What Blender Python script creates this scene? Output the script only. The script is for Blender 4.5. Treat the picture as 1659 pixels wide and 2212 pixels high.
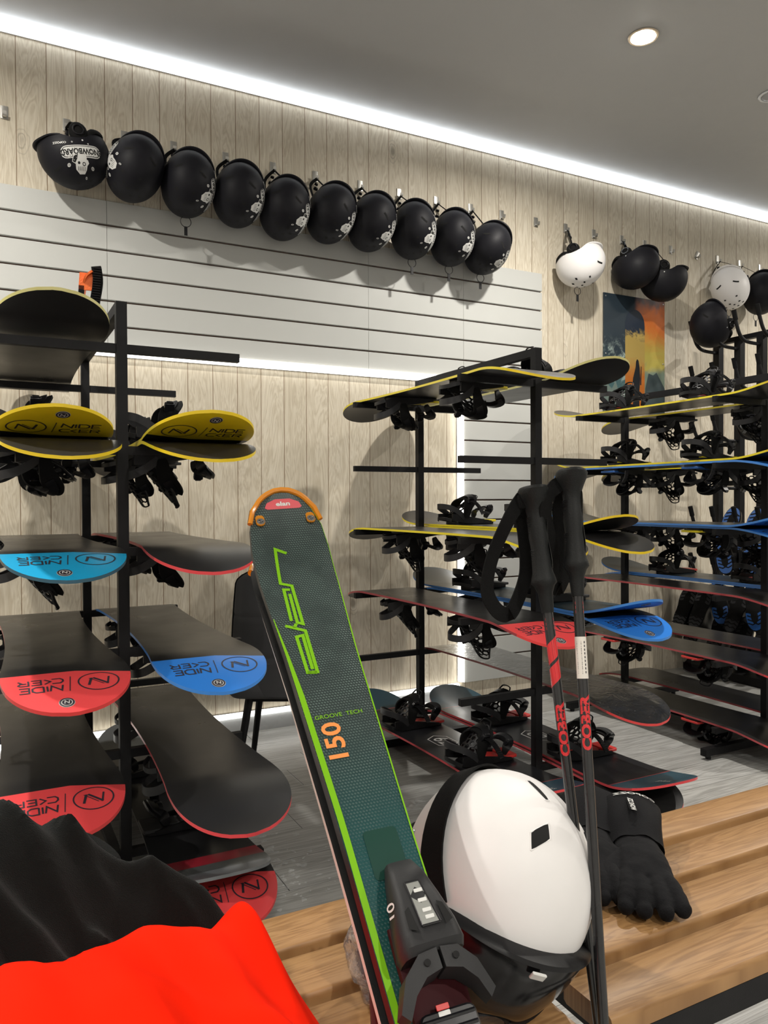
import bpy, bmesh, math, random
from mathutils import Vector, Matrix, noise
from math import sin, cos, pi, radians, sqrt, tan, atan2

for o in list(bpy.data.objects): bpy.data.objects.remove(o)
S = bpy.context.scene
COL = S.collection
random.seed(7)

# ------------------------------------------------------------------ camera
# x runs along the back wall, y towards it, z up; the floor is z = 0
EYE = Vector((0.0, 0.0, 1.13))
cd = bpy.data.cameras.new('camera'); cam = bpy.data.objects.new('camera', cd); COL.objects.link(cam)
cd.sensor_fit = 'HORIZONTAL'; cd.sensor_width = 36.0; cd.lens = 36.0*1660/1659; cd.clip_start = 0.02
CR = Matrix.Rotation(radians(-27.6), 3, 'Z') @ Matrix.Rotation(radians(90-0.83), 3, 'X') @ Matrix.Rotation(radians(-0.26), 3, 'Z')
cam.matrix_world = Matrix.Translation(EYE) @ CR.to_4x4()
S.camera = cam
S.view_settings.view_transform = 'Standard'; S.view_settings.look = 'None'
S.view_settings.gamma = 1.0; S.view_settings.use_curve_mapping = False
S.view_settings.exposure = 0.0

def ray(px, py):
    return CR @ Vector(((px-829.5)/1660, -(py-1106)/1660, -1.0))
def atY(px, py, Y): r = ray(px, py); return EYE + r*(Y/r.y)
def atD(px, py, d): return EYE + ray(px, py)*d

# ------------------------------------------------------------------ world and lamps
W = bpy.data.worlds.new('world'); S.world = W; W.use_nodes = True
W.node_tree.nodes['Background'].inputs[0].default_value = (0.8, 0.85, 0.9, 1)
W.node_tree.nodes['Background'].inputs[1].default_value = 0.1
CEIL = 3.17; WALLY = 3.65
LAMP_W = 45.0
LED_WALL = 4.5; LED_LOW = 4.5
LIT_LAMPS = [(2.60, 2.49), (-0.45, 2.49), (0.9, -1.5), (-1.9, 0.6), (4.4, 0.9), (5.9, 2.49), (-0.9, -2.1), (2.8, -2.1)]
UNLIT_LAMPS = [(3.555, 2.55)]

# ------------------------------------------------------------------ materials
def new_mat(name):
    m = bpy.data.materials.new(name); m.use_nodes = True
    return m, m.node_tree, m.node_tree.nodes['Principled BSDF']
def mat(name, col, rough=0.5, metal=0.0, spec=0.5, bump=0.0, bscale=200.0, var=0.0, coat=0.0, sheen=0.0):
    m, nt, b = new_mat(name)
    b.inputs['Base Color'].default_value = (*col, 1); b.inputs['Roughness'].default_value = rough
    b.inputs['Metallic'].default_value = metal; b.inputs['Specular IOR Level'].default_value = spec
    b.inputs['Coat Weight'].default_value = coat; b.inputs['Coat Roughness'].default_value = 0.08
    b.inputs['Sheen Weight'].default_value = sheen
    tc = nt.nodes.new('ShaderNodeTexCoord')
    n = nt.nodes.new('ShaderNodeTexNoise'); n.inputs['Scale'].default_value = bscale; n.inputs['Detail'].default_value = 3
    nt.links.new(tc.outputs['Object'], n.inputs['Vector'])
    if bump:
        bp = nt.nodes.new('ShaderNodeBump'); bp.inputs['Strength'].default_value = bump; bp.inputs['Distance'].default_value = 0.002
        nt.links.new(n.outputs['Fac'], bp.inputs['Height']); nt.links.new(bp.outputs['Normal'], b.inputs['Normal'])
    n2 = nt.nodes.new('ShaderNodeTexNoise'); n2.inputs['Scale'].default_value = 14; n2.inputs['Detail'].default_value = 4
    nt.links.new(tc.outputs['Object'], n2.inputs['Vector'])
    mr = nt.nodes.new('ShaderNodeMapRange'); mr.inputs[1].default_value = .3; mr.inputs[2].default_value = .7
    mr.inputs[3].default_value = max(0.02, rough-0.06); mr.inputs[4].default_value = min(1, rough+0.06)
    nt.links.new(n2.outputs['Fac'], mr.inputs[0]); nt.links.new(mr.outputs[0], b.inputs['Roughness'])
    if var:
        mx = nt.nodes.new('ShaderNodeMix'); mx.data_type = 'RGBA'
        mx.inputs[6].default_value = (*[c*(1-var) for c in col], 1); mx.inputs[7].default_value = (*[min(1, c*(1+var)) for c in col], 1)
        nt.links.new(n2.outputs['Fac'], mx.inputs[0]); nt.links.new(mx.outputs[2], b.inputs['Base Color'])
    return m
def emit(name, col, s):
    m, nt, b = new_mat(name)
    b.inputs['Base Color'].default_value = (.9, .9, .9, 1)
    b.inputs['Emission Color'].default_value = (*col, 1); b.inputs['Emission Strength'].default_value = s
    return m

class NB:
    """tiny node builder"""
    def __init__(s, nt): s.nt = nt
    def n(s, t, **k):
        x = s.nt.nodes.new(t)
        for a, b in k.items(): setattr(x, a, b)
        return x
    def put(s, sock, v):
        if hasattr(v, 'is_linked') or isinstance(v, bpy.types.NodeSocket): s.nt.links.new(v, sock)
        else: sock.default_value = v
    def math(s, op, a, b=0.0, c=0.0):
        x = s.n('ShaderNodeMath', operation=op)
        s.put(x.inputs[0], a); s.put(x.inputs[1], b); s.put(x.inputs[2], c)
        return x.outputs[0]
    def mix(s, f, a, b, mode='MIX'):
        x = s.n('ShaderNodeMix', data_type='RGBA', blend_type=mode)
        s.put(x.inputs[0], f); s.put(x.inputs[6], a if not isinstance(a, tuple) else (*a, 1)[:4]); s.put(x.inputs[7], b if not isinstance(b, tuple) else (*b, 1)[:4])
        return x.outputs[2]
    def sep(s, v):
        x = s.n('ShaderNodeSeparateXYZ'); s.nt.links.new(v, x.inputs[0]); return x.outputs
    def comb(s, a, b, c):
        x = s.n('ShaderNodeCombineXYZ'); s.put(x.inputs[0], a); s.put(x.inputs[1], b); s.put(x.inputs[2], c); return x.outputs[0]
    def noise(s, v, scale, detail=3, rough=.5, dist=0):
        x = s.n('ShaderNodeTexNoise'); x.inputs['Scale'].default_value = scale; x.inputs['Detail'].default_value = detail
        x.inputs['Roughness'].default_value = rough; x.inputs['Distortion'].default_value = dist
        s.nt.links.new(v, x.inputs['Vector']); return x.outputs['Fac']
    def ramp(s, v, a, b, lo=0.0, hi=1.0):
        x = s.n('ShaderNodeMapRange', interpolation_type='SMOOTHSTEP'); s.put(x.inputs[0], v)
        x.inputs[1].default_value = a; x.inputs[2].default_value = b; x.inputs[3].default_value = lo; x.inputs[4].default_value = hi
        return x.outputs[0]
    def bump(s, h, strength, dist, normal_in):
        x = s.n('ShaderNodeBump'); x.inputs['Strength'].default_value = strength; x.inputs['Distance'].default_value = dist
        s.nt.links.new(h, x.inputs['Height']); s.nt.links.new(x.outputs['Normal'], normal_in)

def plank_mat(name, axis_across, axis_along, width, light, dark, seam_col, rough=.55, seam=.018, knots=True, stretch=.12, grain=1.0, off=0.0, length=None, tone=.5):
    """boards laid side by side, with grain, knots and seams; 0/1/2 are object axes"""
    m, nt, b = new_mat(name); q = NB(nt)
    tc = q.n('ShaderNodeTexCoord'); P = q.sep(tc.outputs['Object'])
    ac = q.math('ADD', P[axis_across], off); al = P[axis_along]
    u = q.math('DIVIDE', ac, width); idx = q.math('FLOOR', u); fr = q.math('SUBTRACT', u, idx)
    wn = q.n('ShaderNodeTexWhiteNoise', noise_dimensions='1D'); q.put(wn.inputs['W'], q.math('ADD', idx, 3.7)); rnd = wn.outputs['Value']
    al2 = q.math('ADD', q.math('MULTIPLY', al, stretch), q.math('MULTIPLY', rnd, 37.0))
    v = q.comb(q.math('ADD', ac, q.math('MULTIPLY', rnd, 5.0)), al2, rnd)
    g1 = q.noise(v, 14, 3, .55, 1.6); g1 = q.math('FRACT', q.math('MULTIPLY', g1, 9.0))
    g1 = q.math('ABSOLUTE', q.math('SUBTRACT', g1, .5)); g2 = q.noise(v, 170, 4, .6)
    gg = q.math('ADD', q.math('MULTIPLY', g1, 1.0*grain), q.math('MULTIPLY', g2, .55))
    gg = q.math('ADD', gg, .17)
    f = q.ramp(gg, .35, 1.15)
    c = q.mix(f, light, dark)
    if tone:
        c = q.mix(q.math('MULTIPLY', rnd, tone), c, q.mix(1.0, c, (.80, .78, .74), 'MULTIPLY'))
    if knots:
        kv = q.comb(q.math('ADD', ac, q.math('MULTIPLY', rnd, 9.0)), q.math('ADD', q.math('MULTIPLY', al, .55), q.math('MULTIPLY', rnd, 11.0)), 0.0)
        vo = q.n('ShaderNodeTexVoronoi'); vo.inputs['Scale'].default_value = 3.2; nt.links.new(kv, vo.inputs['Vector'])
        d = vo.outputs['Distance']
        dn = q.math('ADD', d, q.math('MULTIPLY', q.math('SUBTRACT', q.noise(kv, 30, 2), .5), .05))
        k = q.ramp(dn, .03, .075, 1, 0)
        rings = q.ramp(q.math('SINE', q.math('MULTIPLY', dn, 190.0)), .2, 1.0)
        k2 = q.math('MULTIPLY', rings, q.ramp(dn, .06, .16, .5, 0))
        c = q.mix(q.math('MAXIMUM', q.math('MULTIPLY', k, .75), k2), c, tuple(x*.45 for x in dark))
    e = q.math('MINIMUM', fr, q.math('SUBTRACT', 1.0, fr))
    s_ = q.ramp(e, seam*.45, seam, 1, 0)
    if length:
        w2 = q.math('ADD', q.math('DIVIDE', al, length), q.math('MULTIPLY', rnd, 7.3)); fr2 = q.math('FRACT', w2)
        e2 = q.math('MINIMUM', fr2, q.math('SUBTRACT', 1.0, fr2)); s2 = q.ramp(e2, .0006, .0018, 1, 0); s_ = q.math('MAXIMUM', s_, s2)
    c = q.mix(s_, c, seam_col)
    nt.links.new(c, b.inputs['Base Color'])
    b.inputs['Roughness'].default_value = rough
    h = q.math('SUBTRACT', q.math('MULTIPLY', g2, .15), s_)
    q.bump(h, .5, .003, b.inputs['Normal'])
    return m

BLK = (0.007, 0.007, 0.008)
m_wood = plank_mat('whitewashed_pine', 0, 2, .12, (.74, .68, .56), (.56, .49, .375), (.25, .17, .10), off=-0.146)
m_floor = plank_mat('grey_oak_floor', 1, 0, .19, (.56, .565, .555), (.34, .34, .33), (.10, .10, .10), rough=.3, seam=.006, knots=False, stretch=.05, grain=1.1, length=1.3, tone=.7)
m_bench = plank_mat('oiled_pine_slat', 1, 0, .118, (.40, .225, .092), (.24, .12, .042), (.2, .1, .04), rough=.42, seam=.0001, stretch=.10, grain=.9, off=.02)
m_ceil = mat('grey_ceiling_paint', (.46, .465, .465), .6, bump=.05, bscale=400)
m_paint = mat('pale_wall_paint', (.70, .69, .67), .7)
m_slat = mat('white_slat_laminate', (.54, .55, .53), .38, bump=.04, bscale=300)
m_groove = mat('brown_groove', (.10, .055, .04), .7)
m_base_b = mat('white_baseboard', (.72, .74, .76), .3)
m_led = emit('led_diffuser', (.92, .96, 1.0), LED_WALL)
m_led2 = emit('low_led_diffuser', (1.0, .97, .90), LED_LOW)
m_rack = mat('black_powder_coat', (.008, .008, .009), .5, spec=.22, bump=.1, bscale=500)
m_plas = mat('black_plastic', BLK, .42, spec=.28, bump=.05)
m_plas2 = mat('grey_black_plastic', (.022, .022, .024), .4, spec=.3)
m_gloss = mat('glossy_black_plastic', (.01, .01, .012), .18)
m_strap = mat('black_webbing', (.006, .006, .006), .85, spec=.12, bump=.6, bscale=900)
m_foam = mat('black_foam', (.006, .006, .006), .8, spec=.15, bump=.3, bscale=500)
m_steel = mat('brushed_steel', (.55, .55, .55), .3, 1.0)
m_hook = mat('hook_steel', (.48, .47, .44), .35, .8)
m_red = mat('red_plastic', (.62, .035, .03), .4)
m_yel = mat('yellow_plastic', (.80, .66, .02), .4)
m_orange = mat('orange_plastic', (.90, .16, .02), .5, bump=.6, bscale=260)
m_blue = mat('blue_rubber', (.008, .075, .28), .5)
m_white = mat('white_matte_shell', (.76, .745, .74), .5, spec=.3)
m_helm = mat('matte_black_shell', (.007, .007, .010), .55, spec=.2)
m_vent = mat('vent_darkness', (.003, .003, .003), .9)
m_decal = mat('white_print', (.62, .62, .60), .5)

# ------------------------------------------------------------------ mesh helpers
class M:
    def __init__(s): s.v = []; s.f = []; s.m = []
    def add(s, vs, fs, m=0, T=None):
        k = len(s.v)
        for p in vs:
            p = Vector(p); s.v.append(T @ p if T is not None else p)
        for f in fs: s.f.append([k+i for i in f]); s.m.append(m)
        return s
    def box(s, c, d, m=0, T=None, R=None):
        c = Vector(c); vs = []
        for z in (-1, 1):
            for y in (-1, 1):
                for x in (-1, 1):
                    p = Vector((x*d[0]/2, y*d[1]/2, z*d[2]/2))
                    if R is not None: p = R @ p
                    vs.append(c+p)
        return s.add(vs, [(0, 2, 3, 1), (4, 5, 7, 6), (0, 1, 5, 4), (2, 6, 7, 3), (0, 4, 6, 2), (1, 3, 7, 5)], m, T)
    def rbox(s, c, d, r, m=0, T=None, R=None, n=3):
        """box rounded in its xy outline, with small chamfers on top and bottom"""
        hx, hy, hz = d[0]/2, d[1]/2, d[2]/2; r = min(r, hx*.999, hy*.999); c = Vector(c)
        def ring(ins, z):
            o = []
            for (sx, sy, a0) in ((1, 1, 0), (-1, 1, pi/2), (-1, -1, pi), (1, -1, 3*pi/2)):
                for i in range(n+1):
                    a = a0+i*pi/2/n
                    o.append(Vector((sx*(hx-r)+(r-ins)*cos(a), sy*(hy-r)+(r-ins)*sin(a), z)))
            return o
        ch = min(r, hz)*.35
        rings = [ring(ch, -hz), ring(0, -hz+ch), ring(0, hz-ch), ring(ch, hz)]
        return s.loft([[c+(R @ p if R is not None else p) for p in rg] for rg in rings], m, T, caps=True)
    def loft(s, rings, m=0, T=None, caps=True, closed=True):
        n = len(rings[0]); vs = [p for rg in rings for p in rg]; fs = []
        for i in range(len(rings)-1):
            for j in range(n if closed else n-1):
                a = i*n+j; b = i*n+(j+1) % n; fs.append((a, b, b+n, a+n))
        if caps: fs.append(tuple(reversed(range(n)))); fs.append(tuple((len(rings)-1)*n+j for j in range(n)))
        return s.add(vs, fs, m, T)
    def frames(s, pts, side=None):
        pts = [Vector(p) for p in pts]; out = []; prev = None
        for i, p in enumerate(pts):
            t = (pts[min(i+1, len(pts)-1)]-pts[max(i-1, 0)])
            t = t.normalized() if t.length > 1e-9 else Vector((0, 0, 1))
            if side is not None: a = Vector(side[i] if isinstance(side, list) else side)
            elif prev is None: a = Vector((0, 0, 1)) if abs(t.z) < .9 else Vector((1, 0, 0))
            else: a = prev
            a = (a - t*a.dot(t)); a = a.normalized() if a.length > 1e-9 else t.orthogonal().normalized()
            prev = a; out.append((p, a, t.cross(a)))
        return out
    def tube(s, pts, r, m=0, n=8, T=None, side=None, caps=True):
        rs = r if isinstance(r, list) else [r]*len(pts); rings = []
        for (p, a, b), q in zip(s.frames(pts, side), rs):
            qa, qb = q if isinstance(q, (list, tuple)) else (q, q)
            rings.append([p + a*qa*cos(2*pi*k/n) + b*qb*sin(2*pi*k/n) for k in range(n)])
        return s.loft(rings, m, T, caps)
    def band(s, pts, w, t, m=0, side=(0, 1, 0), T=None):
        ws = w if isinstance(w, (list, tuple)) else [w]*len(pts); rings = []
        for (p, a, b), q in zip(s.frames(pts, side), ws):
            h = q/2; rings.append([p+a*h+b*t/2, p-a*h+b*t/2, p-a*h-b*t/2, p+a*h-b*t/2])
        return s.loft(rings, m, T, True)
    def grid(s, fn, nu, nv, m=0, T=None, flip=False, wrap=False, mf=None):
        vs = [fn(i/nu, j/nv) for j in range(nv+1) for i in range(nu+(0 if wrap else 1))]
        W_ = nu if wrap else nu+1; k = len(s.v)
        for p in vs: p = Vector(p); s.v.append(T @ p if T is not None else p)
        for j in range(nv):
            for i in range(nu):
                a, b = j*W_+i, j*W_+(i+1) % W_; q = [a, b, b+W_, a+W_]
                if flip: q.reverse()
                s.f.append([k+x for x in q]); s.m.append(mf((i+.5)/nu, (j+.5)/nv) if mf else m)
        return s
    def ball(s, c, r, m=0, nu=14, nv=9, T=None, R=None):
        c = Vector(c); rr = Vector(r) if isinstance(r, (tuple, list, Vector)) else Vector((r, r, r))
        def fn(u, v):
            a = 2*pi*u; b = pi*(v*.998+.001); p = Vector((rr.x*sin(b)*cos(a), rr.y*sin(b)*sin(a), -rr.z*cos(b)))
            return c + (R @ p if R is not None else p)
        return s.grid(fn, nu, nv, m, T, wrap=True)
    def torus(s, c, R_, r, m=0, nu=24, nv=6, T=None, Q=None, a0=0, a1=2*pi):
        c = Vector(c); pts = []
        for i in range(nu+1):
            a = a0+(a1-a0)*i/nu; p = Vector((R_*cos(a), R_*sin(a), 0)); pts.append(c+(Q @ p if Q is not None else p))
        return s.tube(pts, r, m, nv, T, caps=abs(a1-a0) < 6.28)
    def prism(s, poly, h0, h1, m=0, T=None, mt=None):
        n = len(poly); vs = [(p[0], p[1], h0) for p in poly]+[(p[0], p[1], h1) for p in poly]
        s.add(vs, [tuple(reversed(range(n)))]+[(i, (i+1) % n, (i+1) % n+n, i+n) for i in range(n)], m, T)
        s.add(vs, [tuple(range(n, 2*n))], m if mt is None else mt, T)
        return s
    def mesh(s, name, mats, smooth=35):
        me = bpy.data.meshes.new(name)
        me.from_pydata([tuple(p) for p in s.v], [], s.f)
        for q in mats: me.materials.append(q)
        me.polygons.foreach_set('material_index', s.m)
        bm = bmesh.new(); bm.from_mesh(me); bmesh.ops.remove_doubles(bm, verts=bm.verts, dist=1e-6)
        bmesh.ops.recalc_face_normals(bm, faces=bm.faces); bm.to_mesh(me); bm.free()
        if smooth:
            me.polygons.foreach_set('use_smooth', [True]*len(me.polygons)); me.set_sharp_from_angle(angle=radians(smooth))
        me.update(); return me
    def build(s, name, mats, parent=None, smooth=35, raw=False):
        if not isinstance(mats, (list, tuple)): mats = [mats]
        me = s.mesh(name, mats, smooth); o = bpy.data.objects.new(name, me); COL.objects.link(o)
        if parent is not None: o.parent = parent
        return o

def put(name, me, parent=None):
    o = bpy.data.objects.new(name, me); COL.objects.link(o)
    if parent is not None: o.parent = parent
    return o
def tag(o, label, cat, group=None):
    o['label'] = label; o['category'] = cat
    if group: o['group'] = group
    return o
def thing(name, label, cat, loc=(0, 0, 0), rot=None, group=None):
    o = bpy.data.objects.new(name, None); COL.objects.link(o); o.empty_display_size = .1
    o.matrix_world = Matrix.Translation(Vector(loc)) @ (rot.to_4x4() if rot is not None else Matrix())
    return tag(o, label, cat, group)
def struct(o): o['kind'] = 'structure'; return o
KIDS = {}
def copy_tree(o, parent=None):
    c = o.copy(); COL.objects.link(c)
    if parent is not None: c.parent = parent
    for ch in list(o.children): copy_tree(ch, c)
    return c
def place(o, loc, rot=None):
    o.matrix_world = Matrix.Translation(Vector(loc)) @ (rot.to_4x4() if rot is not None else Matrix()); return o
def axes(x=None, y=None, z=None):
    """rotation from two of the three axis directions; the first given is kept exactly"""
    if y is not None and z is not None:
        z = Vector(z).normalized(); y = Vector(y); y = (y-z*y.dot(z)).normalized(); x = y.cross(z)
    elif x is not None and z is not None:
        z = Vector(z).normalized(); x = Vector(x); x = (x-z*x.dot(z)).normalized(); y = z.cross(x)
    return Matrix((x, y, z)).transposed()
def spline(pts, n=6):
    pts = [Vector(p) for p in pts]; out = []
    for i in range(len(pts)-1):
        p0 = pts[max(i-1, 0)]; p1 = pts[i]; p2 = pts[i+1]; p3 = pts[min(i+2, len(pts)-1)]
        for k in range(n):
            t = k/n; out.append(.5*((2*p1)+(p2-p0)*t+(2*p0-5*p1+4*p2-p3)*t*t+(3*p1-p0-3*p2+p3)*t**3))
    out.append(pts[-1]); return out

_tc = {}
def text2d(txt, size=1.0, bold=0.0, stretch=1.0, step=None):
    """flat mesh of a word centred on the origin -> (2-D points, faces)"""
    key = (txt, size, bold, stretch, step)
    if key in _tc: return _tc[key]
    c = bpy.data.curves.new('word', 'FONT'); c.body = txt; c.size = size; c.offset = bold; c.align_x = 'CENTER'; c.align_y = 'CENTER'; c.resolution_u = 3
    o = bpy.data.objects.new('word', c); COL.objects.link(o)
    dg = bpy.context.evaluated_depsgraph_get(); me = bpy.data.meshes.new_from_object(o.evaluated_get(dg))
    bm = bmesh.new(); bm.from_mesh(me)
    for v in bm.verts: v.co.x *= stretch; v.co.z = 0
    if step:
        xs = [v.co.x for v in bm.verts]; ys = [v.co.y for v in bm.verts]
        for ax, lo, hi in ((0, min(xs), max(xs)), (1, min(ys), max(ys))):
            t = lo+step
            while t < hi:
                pc = Vector((t, 0, 0)) if ax == 0 else Vector((0, t, 0)); pn = Vector((1, 0, 0)) if ax == 0 else Vector((0, 1, 0))
                bmesh.ops.bisect_plane(bm, geom=bm.verts[:]+bm.edges[:]+bm.faces[:], plane_co=pc, plane_no=pn); t += step
    bm.verts.ensure_lookup_table(); r = ([(v.co.x, v.co.y) for v in bm.verts], [[v.index for v in f.verts] for f in bm.faces])
    bm.free(); bpy.data.objects.remove(o); bpy.data.meshes.remove(me); bpy.data.curves.remove(c)
    _tc[key] = r; return r
def stroke2d(pts, w, n=1):
    """thick 2-D polyline -> list of quads as (points, faces)"""
    P = [Vector((p[0], p[1])) for p in pts]; vs = []; fs = []
    L = []; R = []
    for i, p in enumerate(P):
        d0 = (P[i]-P[i-1]).normalized() if i > 0 else None; d1 = (P[i+1]-P[i]).normalized() if i < len(P)-1 else None
        if d0 is None: d0 = d1
        if d1 is None: d1 = d0
        n0 = Vector((-d0.y, d0.x)); n1 = Vector((-d1.y, d1.x)); m_ = (n0+n1)
        m_ = m_.normalized() if m_.length > 1e-6 else n0
        k = w/2/max(.4, m_.dot(n0)); L.append(p+m_*k); R.append(p-m_*k)
    for i in range(len(P)-1):
        for j in range(n):
            a, b = j/n, (j+1)/n; k = len(vs)
            vs += [L[i].lerp(L[i+1], a), R[i].lerp(R[i+1], a), R[i].lerp(R[i+1], b), L[i].lerp(L[i+1], b)]; fs.append([k, k+1, k+2, k+3])
    return ([(v.x, v.y) for v in vs], fs)
def ring2d(c, r0, r1, n=28, sx=1.0):
    vs = []; fs = []
    for i in range(n):
        a = 2*pi*i/n; vs += [(c[0]+r0*cos(a)*sx, c[1]+r0*sin(a)), (c[0]+r1*cos(a)*sx, c[1]+r1*sin(a))]
    for i in range(n): j = (i+1) % n; fs.append([2*i, 2*i+1, 2*j+1, 2*j])
    return (vs, fs)
def disc2d(c, r, n=18, sx=1.0):
    return ([(c[0]+r*cos(2*pi*i/n)*sx, c[1]+r*sin(2*pi*i/n)) for i in range(n)], [list(range(n))])
def chop(g, step):
    """cut a flat shape into small faces so that it can follow a curved surface"""
    bm = bmesh.new(); vs = [bm.verts.new((p[0], p[1], 0)) for p in g[0]]
    for f in g[1]:
        try: bm.faces.new([vs[i] for i in f])
        except ValueError: pass
    for ax in (0, 1):
        c = [v.co[ax] for v in bm.verts]; t = min(c)+step; hi = max(c)
        while t < hi:
            pc = Vector((t, 0, 0)) if ax == 0 else Vector((0, t, 0)); pn = Vector((1, 0, 0)) if ax == 0 else Vector((0, 1, 0))
            bmesh.ops.bisect_plane(bm, geom=bm.verts[:]+bm.edges[:]+bm.faces[:], plane_co=pc, plane_no=pn); t += step
    bm.verts.index_update(); r = ([(v.co.x, v.co.y) for v in bm.verts], [[v.index for v in f.verts] for f in bm.faces]); bm.free(); return r
def shift(g, dx, dy, k=1.0, a=0.0):
    return ([(dx+k*(p[0]*cos(a)-p[1]*sin(a)), dy+k*(p[0]*sin(a)+p[1]*cos(a))) for p in g[0]], g[1])
def decal(mb, g, fn, m): mb.add([fn(p[0], p[1]) for p in g[0]], g[1], m)

# ================================================================== THE ROOM
X0, X1, Y0, Y1 = -3.2, 8.2, -3.6, WALLY
def slab(name, a, b, m):
    c = [(a[i]+b[i])/2 for i in range(3)]; d = [abs(a[i]-b[i]) for i in range(3)]
    return struct(M().box(c, d).build(name, m, smooth=0))
slab('floor', (X0, Y0, -.1), (X1, Y1+.1, 0), m_floor)
slab('ceiling', (X0, Y0, CEIL), (X1, Y1+.1, CEIL+.1), m_ceil)
slab('wall_back', (X0, Y1, 0), (X1, Y1+.1, CEIL), m_wood)
slab('wall_left', (X0-.1, Y0, 0), (X0, Y1+.1, CEIL), m_paint)
slab('wall_right', (X1, Y0, 0), (X1+.1, Y1+.1, CEIL), m_paint)
slab('wall_front', (X0, Y0-.1, 0), (X1, Y0, CEIL), m_paint)
slab('baseboard_back', (X0, Y1-.016, 0), (2.37, Y1, .075), m_base_b)

# ------------------------------------------------------------------ light strips
def strip(a, b, m, label, body=m_base_b):
    """aluminium channel with a glowing diffuser; a, b opposite corners, the diffuser faces the room (-y)"""
    c = [(a[i]+b[i])/2 for i in range(3)]; d = [abs(a[i]-b[i]) for i in range(3)]
    t = thing('led_strip_light', label, 'light strip', (c[0], max(a[1], b[1]), c[2]))
    M().box((0, -.004, 0), (d[0], .008, d[2])).build('channel', body, t, 0)
    g = M(); n = 6; rings = []
    lng = 0 if d[0] > d[2] else 2
    w = (d[2] if lng == 0 else d[0])/2*.96; L = d[lng]/2
    for e in (-L, L):
        rg = [(w, 0)]+[(w*cos(pi*k/n), d[1]*.35+d[1]*.65*sin(pi*k/n)) for k in range(n+1)]+[(-w, 0)]
        rings.append([Vector((e, -.008-q[1], q[0])) if lng == 0 else Vector((q[0], -.008-q[1], e)) for q in rg])
    g.loft(rings).build('diffuser', m, t, 30)
    return t
strip((X0, Y1-.03, 3.118), (X1, Y1, 3.168), m_led, 'long white light strip running along the top of the wooden wall under the ceiling')
strip((-1.6, Y1-.03, 1.786), (2.38, Y1, 1.822), m_led2, 'horizontal light strip under the bottom edge of the white slatted panels')
strip((2.370, Y1-.03, .11), (2.405, Y1, 1.797), m_led2, 'upright light strip between the wooden niche and the slatted panel behind the middle rack')
strip((-1.6, Y1-.022, .078), (2.37, Y1, .10), m_led2, 'low light strip on top of the white baseboard behind the grey chair')

# ------------------------------------------------------------------ slatted display panels
def slatwall(x0, x1, zt, zb, label):
    t = thing('slatwall_panel', label, 'wall panel', ((x0+x1)/2, Y1-.002, zb), group='slatted panels on the back wall')
    w = x1-x0; g = M(); g.box((0, -.003, (zt-zb)/2), (w, .006, zt-zb)); g.build('groove_backing', m_groove, t, 0)
    b = M(); z = zt; pitch = .1122
    while z > zb+.01:
        lo = max(z-(pitch-.0085), zb) if z-pitch > zb+.02 else zb
        prof = [(0, lo), (-.016, lo), (-.018, lo+.002), (-.018, z-.002), (-.016, z), (0, z)]
        b.loft([[Vector((e*(w/2-.0008), -.003+p[0], p[1]-zb)) for p in prof] for e in (-1, 1)]); z = z-pitch if lo > zb+1e-6 else zb
    b.build('slats', m_slat, t, 0)
    return t
slatwall(-1.25, .506, 2.475, 1.822, 'white slatted wall panel above the left rack, under the leftmost two helmets')
slatwall(.506, 1.81, 2.475, 1.822, 'wide white slatted wall panel under the middle of the row of black helmets')
slatwall(1.81, 2.405, 2.475, 1.822, 'narrow white slatted wall panel over the corner where the two light strips meet')
slatwall(2.405, 2.963, 2.475, .10, 'tall white slatted wall panel reaching down behind the middle rack')

# low white step in front of the niche
t = thing('low_platform', 'low white-topped platform with black edge on the floor under the middle rack', 'platform', (1.95, 3.30, 0))
M().box((0, 0, .047), (.9, .44, .012)).build('top_board', m_base_b, t, 0)
M().box((0, 0, .022), (.89, .43, .038)).build('plinth', m_rack, t, 0)

# ------------------------------------------------------------------ downlights
m_bulb = emit('frosted_bulb', (1.0, .95, .85), 45.0)
m_ringw = mat('downlight_ring', (.72, .60, .45), .3, .6)
m_off = mat('unlit_lens', (.35, .35, .36), .2)
def downlight(x, y, lit, label):
    t = thing('ceiling_downlight', label, 'ceiling light', (x, y, CEIL))
    g = M(); n = 28
    prof = [(.060, 0), (.066, -.004), (.062, -.009), (.054, -.008), (.050, 0)]
    g.loft([[Vector((r*cos(2*pi*k/n), r*sin(2*pi*k/n), z)) for k in range(n)] for r, z in prof], caps=False).build('ring', m_ringw if lit else m_base_b, t)
    h = M(); h.grid(lambda u, v: (.051*sin(v*pi/2)*cos(2*pi*u), .051*sin(v*pi/2)*sin(2*pi*u), -.002-.018*cos(v*pi/2)), 24, 5, wrap=True)
    h.build('lens', m_bulb if lit else m_off, t)
    if lit:
        ld = bpy.data.lights.new('downlight_lamp', 'AREA'); ld.shape = 'DISK'; ld.size = .09; ld.energy = LAMP_W; ld.color = (1.0, .95, .87); ld.spread = radians(165)
        lo = bpy.data.objects.new('downlight_lamp', ld); COL.objects.link(lo); lo.parent = t; lo.location = (0, 0, -.026)
    return t
for k, (x, y) in enumerate(LIT_LAMPS):
    if k == 0: downlight(x, y, True, 'round glowing downlight with a brass ring in the grey ceiling')
    else:
        o = downlight(x, y, True, 'ceiling downlight outside the photographed part of the room'); o['group'] = 'ceiling downlights outside the view'
for x, y in UNLIT_LAMPS: downlight(x, y, False, 'unlit round downlight at the right edge of the ceiling')

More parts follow.
